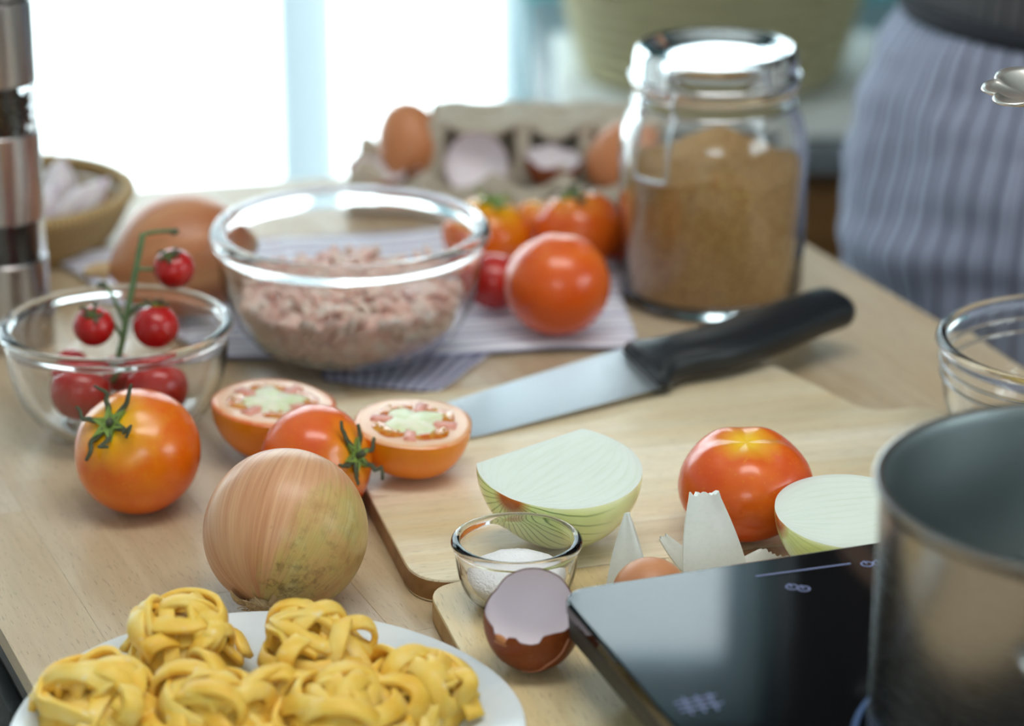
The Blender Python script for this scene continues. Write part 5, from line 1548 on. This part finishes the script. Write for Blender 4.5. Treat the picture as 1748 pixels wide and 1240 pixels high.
# local frame: -y is forward, +x is the person's left hand side seen from the front
m_skin, _, _ = newmat('skin', srgb(206, 156, 128), .5, sss=.3, sss_scale=.01, sss_rad=(1, .4, .25))
invP = Matrix.Translation((PX, PY, 0)) @ Matrix.Rotation(face+PI/2, 4, 'Z'); invP.invert()
sk_c = at_d(1784, 142, 1.37)                              # centre of the skimmer's bowl
grip = Vector((.565, 1.560, TT+.365))                     # where the hand holds its handle
gl = invP @ grip
LEAN = math.radians(12)
def lean(p):
    """bend the upper body forward (local -y) about the waist"""
    p = Vector(p); t = min(max((p.z-1.0)/.16, 0), 1); a = LEAN*t*t*(3-2*t); h = p.z-1.0
    if h <= 0: return p
    return Vector((p.x, p.y*math.cos(a)-h*math.sin(a), 1.0+h*math.cos(a)+p.y*math.sin(a)))
def skin_body():
    J, E, R = [], [], []
    bend = [True]
    def v(p, r, prev=None):
        J.append(lean(p) if bend[0] else Vector(p)); R.append(r); i = len(J)-1
        if prev is not None: E.append((prev, i))
        return i
    pel = v((0, 0, .93), .125); wa = v((0, 0, 1.05), .105, pel); chs = v((0, .01, 1.22), .125, wa); nb_ = v((0, .015, 1.36), .07, chs)
    nk = v((0, .01, 1.43), .05, nb_); hd0 = v((0, -.005, 1.50), .072, nk); hd1 = v((0, -.015, 1.575), .088, hd0); hd2 = v((0, -.005, 1.635), .062, hd1)
    ns = v((0, -.098, 1.545), .014, hd1)
    for s in (-1, 1):
        v((s*.088, .0, 1.545), .018, hd1)               # ears
        hp_ = v((s*.085, 0, .88), .095, pel); kn_ = v((s*.095, -.015, .49), .058, hp_); an = v((s*.095, .01, .09), .038, kn_); v((s*.10, -.14, .03), .03, an)
    def arm(s, el, wr):
        bend[0] = False
        sh = v(lean((s*.165, .015, 1.345)), .055, nb_); e_ = v(el, .040, sh); w_ = v(wr, .027, e_); return w_
    def hand(w_, wr, fwd, side, curl):
        fwd, side, curl = Vector(fwd).normalized(), Vector(side).normalized(), Vector(curl).normalized(); wr = Vector(wr)
        pm = v(wr+fwd*.05, .030, w_)
        for k, (o_, ln) in enumerate(((-.027, .062), (-.009, .070), (.009, .066), (.027, .052))):
            b0 = v(wr+fwd*.085+side*o_, .0105, pm)
            b1_ = v(wr+fwd*(.085+ln*.40)+side*o_+curl*ln*.25, .0095, b0)
            b2_ = v(wr+fwd*(.085+ln*.45)+side*o_*.9+curl*ln*.62, .0088, b1_)
            v(wr+fwd*(.085+ln*.22)+side*o_*.85+curl*ln*.80, .008, b2_)
        t0 = v(wr+fwd*.035-side*.034+curl*.010, .013, pm); t1 = v(wr+fwd*.062-side*.042+curl*.028, .011, t0); v(wr+fwd*.085-side*.030+curl*.040, .0095, t1)
    # the arm that holds the skimmer: palm around the handle at gl
    s0 = 1 if gl.x > 0 else -1
    sh = lean((s0*.165, .015, 1.345))
    fw = Vector((gl.x-sh.x, gl.y-sh.y, 0)).normalized()
    wr = gl-fw*.085+Vector((0, 0, .025))
    mid = (sh+wr)/2; el = mid+Vector((s0*.09, .02, -.12))
    w1 = arm(s0, el, wr); hand(w1, wr, fw+Vector((0, 0, -.12)), Vector((-s0*fw.y, s0*fw.x, 0)), (0, 0, -1))
    s1 = -s0                                             # the other arm is bent before the chest
    EL2 = Vector((s1*.30, .13, 1.13)); WR2 = Vector((s1*.17, .185, 1.02))
    w2 = arm(s1, EL2, WR2); hand(w2, WR2, (-s1*.8, .15, -.35), (0, 0, 1), (0, -1, 0))
    me = bpy.data.meshes.new('body'); me.from_pydata([tuple(p) for p in J], E, [])
    o = link('body', me, m_skin, pe)
    md = o.modifiers.new('Skin', 'SKIN'); md.use_smooth_shade = True
    for k, sv in enumerate(me.skin_vertices[0].data): sv.radius = (R[k], R[k]); sv.use_root = (k == 0)
    md2 = o.modifiers.new('Subdivision', 'SUBSURF'); md2.levels = 2; md2.render_levels = 2
    return o, sh, el, wr, s0
body_o, shp, elp, wrp, s0 = skin_body()
m_lip, _, _ = newmat('lip', srgb(176, 96, 88), .45); m_eye, _, _ = newmat('eye', srgb(40, 30, 26), .2)
for s in (-1, 1): mesh('eye', xf(lathe([(0, -.008), (.009, -.004), (.011, 0), (.009, .004), (0, .008)], 14), Matrix.Translation(lean((s*.033, -.092, 1.562)))), m_eye, pe)
mesh('mouth', tube([lean(q) for q in ((-.024, -.086, 1.508), (0, -.094, 1.505), (.024, -.086, 1.508))], .0055, 8, 10), m_lip, pe)
m_hair, _, _ = newmat('dark_hair', srgb(38, 28, 24), .5)
V, F, U = lathe([(0, .118), (.045, .108), (.082, .070), (.102, .015), (.104, -.040), (.096, -.085), (.070, -.105), (.05, -.10)], 40)
V = [Vector((p.x, p.y*1.08+.012, p.z+1.565)) for p in V]
keep = [f for f in F if sum(V[i].y for i in f)/len(f) > -.052 or sum(V[i].z for i in f)/len(f) > 1.612]
V = [lean(p) for p in V]
o = mesh('hair', (V, keep), m_hair, pe); md = o.modifiers.new('thick', 'SOLIDIFY'); md.thickness = .012

def cloth_mat(name, base, dark, nst, wrinkle=True):
    m, nt, b = newmat(name, base, .9, sheen=.1)
    u, v, _ = sep(nt, tex(nt, 'UV'))
    f = mth(nt, 'FRACT', mth(nt, 'MULTIPLY', u, nst))
    st = ramp(nt, f, [(.0, 1), (.22, 1), (.28, 0), (.62, 0), (.66, .6), (.74, .6), (.78, 0), (1, 0)])
    w_ = noise(nt, tex(nt), 500, 2)
    col = mixc(nt, mth(nt, 'MULTIPLY', st, .75), base, dark)
    col = mixc(nt, mth(nt, 'MULTIPLY', w_, .25), col, dark)
    setc(nt, b, col); bump(nt, b, noise(nt, tex(nt), 900, 2), .3, .0005)
    return m
m_apron = cloth_mat('striped_apron_linen', srgb(172, 178, 202), srgb(46, 48, 66), 50)
m_top = cloth_mat('dark_striped_shirt', srgb(92, 90, 92), srgb(38, 40, 46), 60)
m_trous, _, _ = newmat('dark_trousers', srgb(44, 46, 54), .9)
def loft(levels, seg, a0=0.0, a1=2*PI, wr=0.0, sd=0, fine=4):
    """elliptic levels (z, rx, ry, cy); partial turn allowed"""
    V, F, U = [], [], []
    closed = abs(a1-a0-2*PI) < 1e-3
    zs = []
    for (p, q) in zip(levels[:-1], levels[1:]):
        for k in range(fine): t = k/fine; zs.append(tuple(x*(1-t)+y*t for x, y in zip(p, q)))
    zs.append(levels[-1])
    n = seg+(0 if closed else 1)
    for j, (z, rx, ry, cy) in enumerate(zs):
        for i in range(n):
            a = a0+(a1-a0)*i/seg
            k = 1
            if wr:
                k += wr*mnoise.noise((math.cos(a)*1.5+sd, math.sin(a)*1.5, z*15+a*.8))+wr*.6*mnoise.noise((math.cos(a)*2.2, math.sin(a)*2.2+sd, z*32-a))+wr*.12*math.sin(a*13+z*5)
            V.append(Vector((rx*k*math.cos(a), cy+ry*k*math.sin(a), z))); U.append((i/seg, j/(len(zs)-1)))
    for j in range(len(zs)-1):
        for i in range(seg):
            l = (i+1) % n if closed else i+1
            F.append((j*n+i, j*n+l, (j+1)*n+l, (j+1)*n+i))
    return V, F, U
sh_lv = [(.90, .178, .142, 0), (.97, .165, .130, 0), (1.05, .150, .116, 0), (1.15, .162, .122, .005), (1.26, .178, .124, .01), (1.34, .168, .100, .015), (1.385, .09, .072, .015), (1.41, .066, .062, .012)]
o1 = loft(sh_lv, 64, wr=.035, sd=2); o1 = ([lean(p) for p in o1[0]],)+o1[1:]
sl = []
for s, el, wr in ((s0, elp, wrp), (-s0, Vector((-s0*.30, .13, 1.13)), Vector((-s0*.17, .185, 1.02)))):
    sh = lean((s*.140, .015, 1.330))
    pts = smooth_path([sh, sh.lerp(el, .5), el, el.lerp(wr, .45)], 24)
    sl.append(sweep(pts, None, sects=lambda i, t: circ(.072-.022*t, 18), cap=False))
o = mesh('shirt', join(o1, *sl), m_top, pe); md = o.modifiers.new('thick', 'SOLIDIFY'); md.thickness = .003
tr = []
for s in (-1, 1):
    tr.append(xf(loft([(.05, .062, .07, .01), (.3, .07, .078, 0), (.5, .078, .085, -.01), (.75, .098, .11, 0), (.90, .102, .118, 0)], 32, wr=.03, sd=s), Matrix.Translation((s*.092, 0, 0))))
mesh('trousers', join(*tr), m_trous, pe)
for s in (-1, 1):
    mesh('shoe', xf(loft([(0, .045, .125, 0), (.02, .046, .126, 0), (.045, .042, .115, .005), (.075, .036, .07, .045), (.095, .034, .05, .055)], 28), Matrix.Translation((s*.10, -.05, .0))), m_trous, pe)
ap_lv = [(.46, .222, .182, -.004), (.60, .218, .182, -.004), (.74, .214, .182, -.004), (.84, .210, .178, -.002), (.92, .204, .170, 0), (.975, .186, .150, 0), (1.010, .164, .132, 0)]
ap = mesh('apron', loft(ap_lv, 120, -PI/2-2.55, -PI/2+2.55, .062, 5, 12), m_apron, pe)
md = ap.modifiers.new('thick', 'SOLIDIFY'); md.thickness = .0018
m_tie, _, _ = newmat('dark_apron_tie', srgb(34, 36, 44), .85)
tv = loft([(1.002, .168, .136, 0), (1.006, .172, .140, 0), (1.015, .171, .139, 0), (1.019, .166, .134, 0)], 96, wr=.01, fine=2)
o = mesh('apron_tie', tv, m_tie, ap); md = o.modifiers.new('thick', 'SOLIDIFY'); md.thickness = .003

# ------------------------------------------------------------------ skimmer held above the pot
m_skim, nt, b = newmat('polished_spoon_steel', (.80, .77, .72), .34, metal=1.0)
hdir = (grip-sk_c)
sx = Vector((hdir.x, hdir.y, 0)).normalized(); sz = Vector((-.12, -.10, .98)).normalized()
sy = sz.cross(sx).normalized(); sx = sy.cross(sz).normalized()
sM = Matrix((sx, sy, sz)).transposed()
sk = thing('skimmer', sk_c, 'metal spoon with a scalloped petal edge held at the upper right', 'spoon', sM.to_euler())
V, F = [], []
SR, n1, n2 = .030, 96, 10
for j in range(n2+1):
    t = j/n2
    for i in range(n1):
        a = 2*PI*i/n1
        r = SR*t*(1+.22*t**3*(abs(math.cos(4*a))**.7-.6))
        V.append((r*math.cos(a), r*math.sin(a), .008*t*t-.008))
for j in range(n2):
    for i in range(n1): l = (i+1) % n1; F.append((j*n1+i, j*n1+l, j*n1+n1+l, j*n1+n1+i))
o = mesh('spoon_bowl', (V, F), m_skim, sk); md = o.modifiers.new('thick', 'SOLIDIFY'); md.thickness = .0016; md.offset = 1
g2 = sM.transposed() @ (grip-sk_c); g3 = g2*1.18
mesh('handle', tube([(SR*.93, 0, -.0005), (SR*1.25, 0, .006), g2*.45+Vector((0, 0, .004)), g2, g3], .0032, 8, 40, .0045), m_skim, sk)
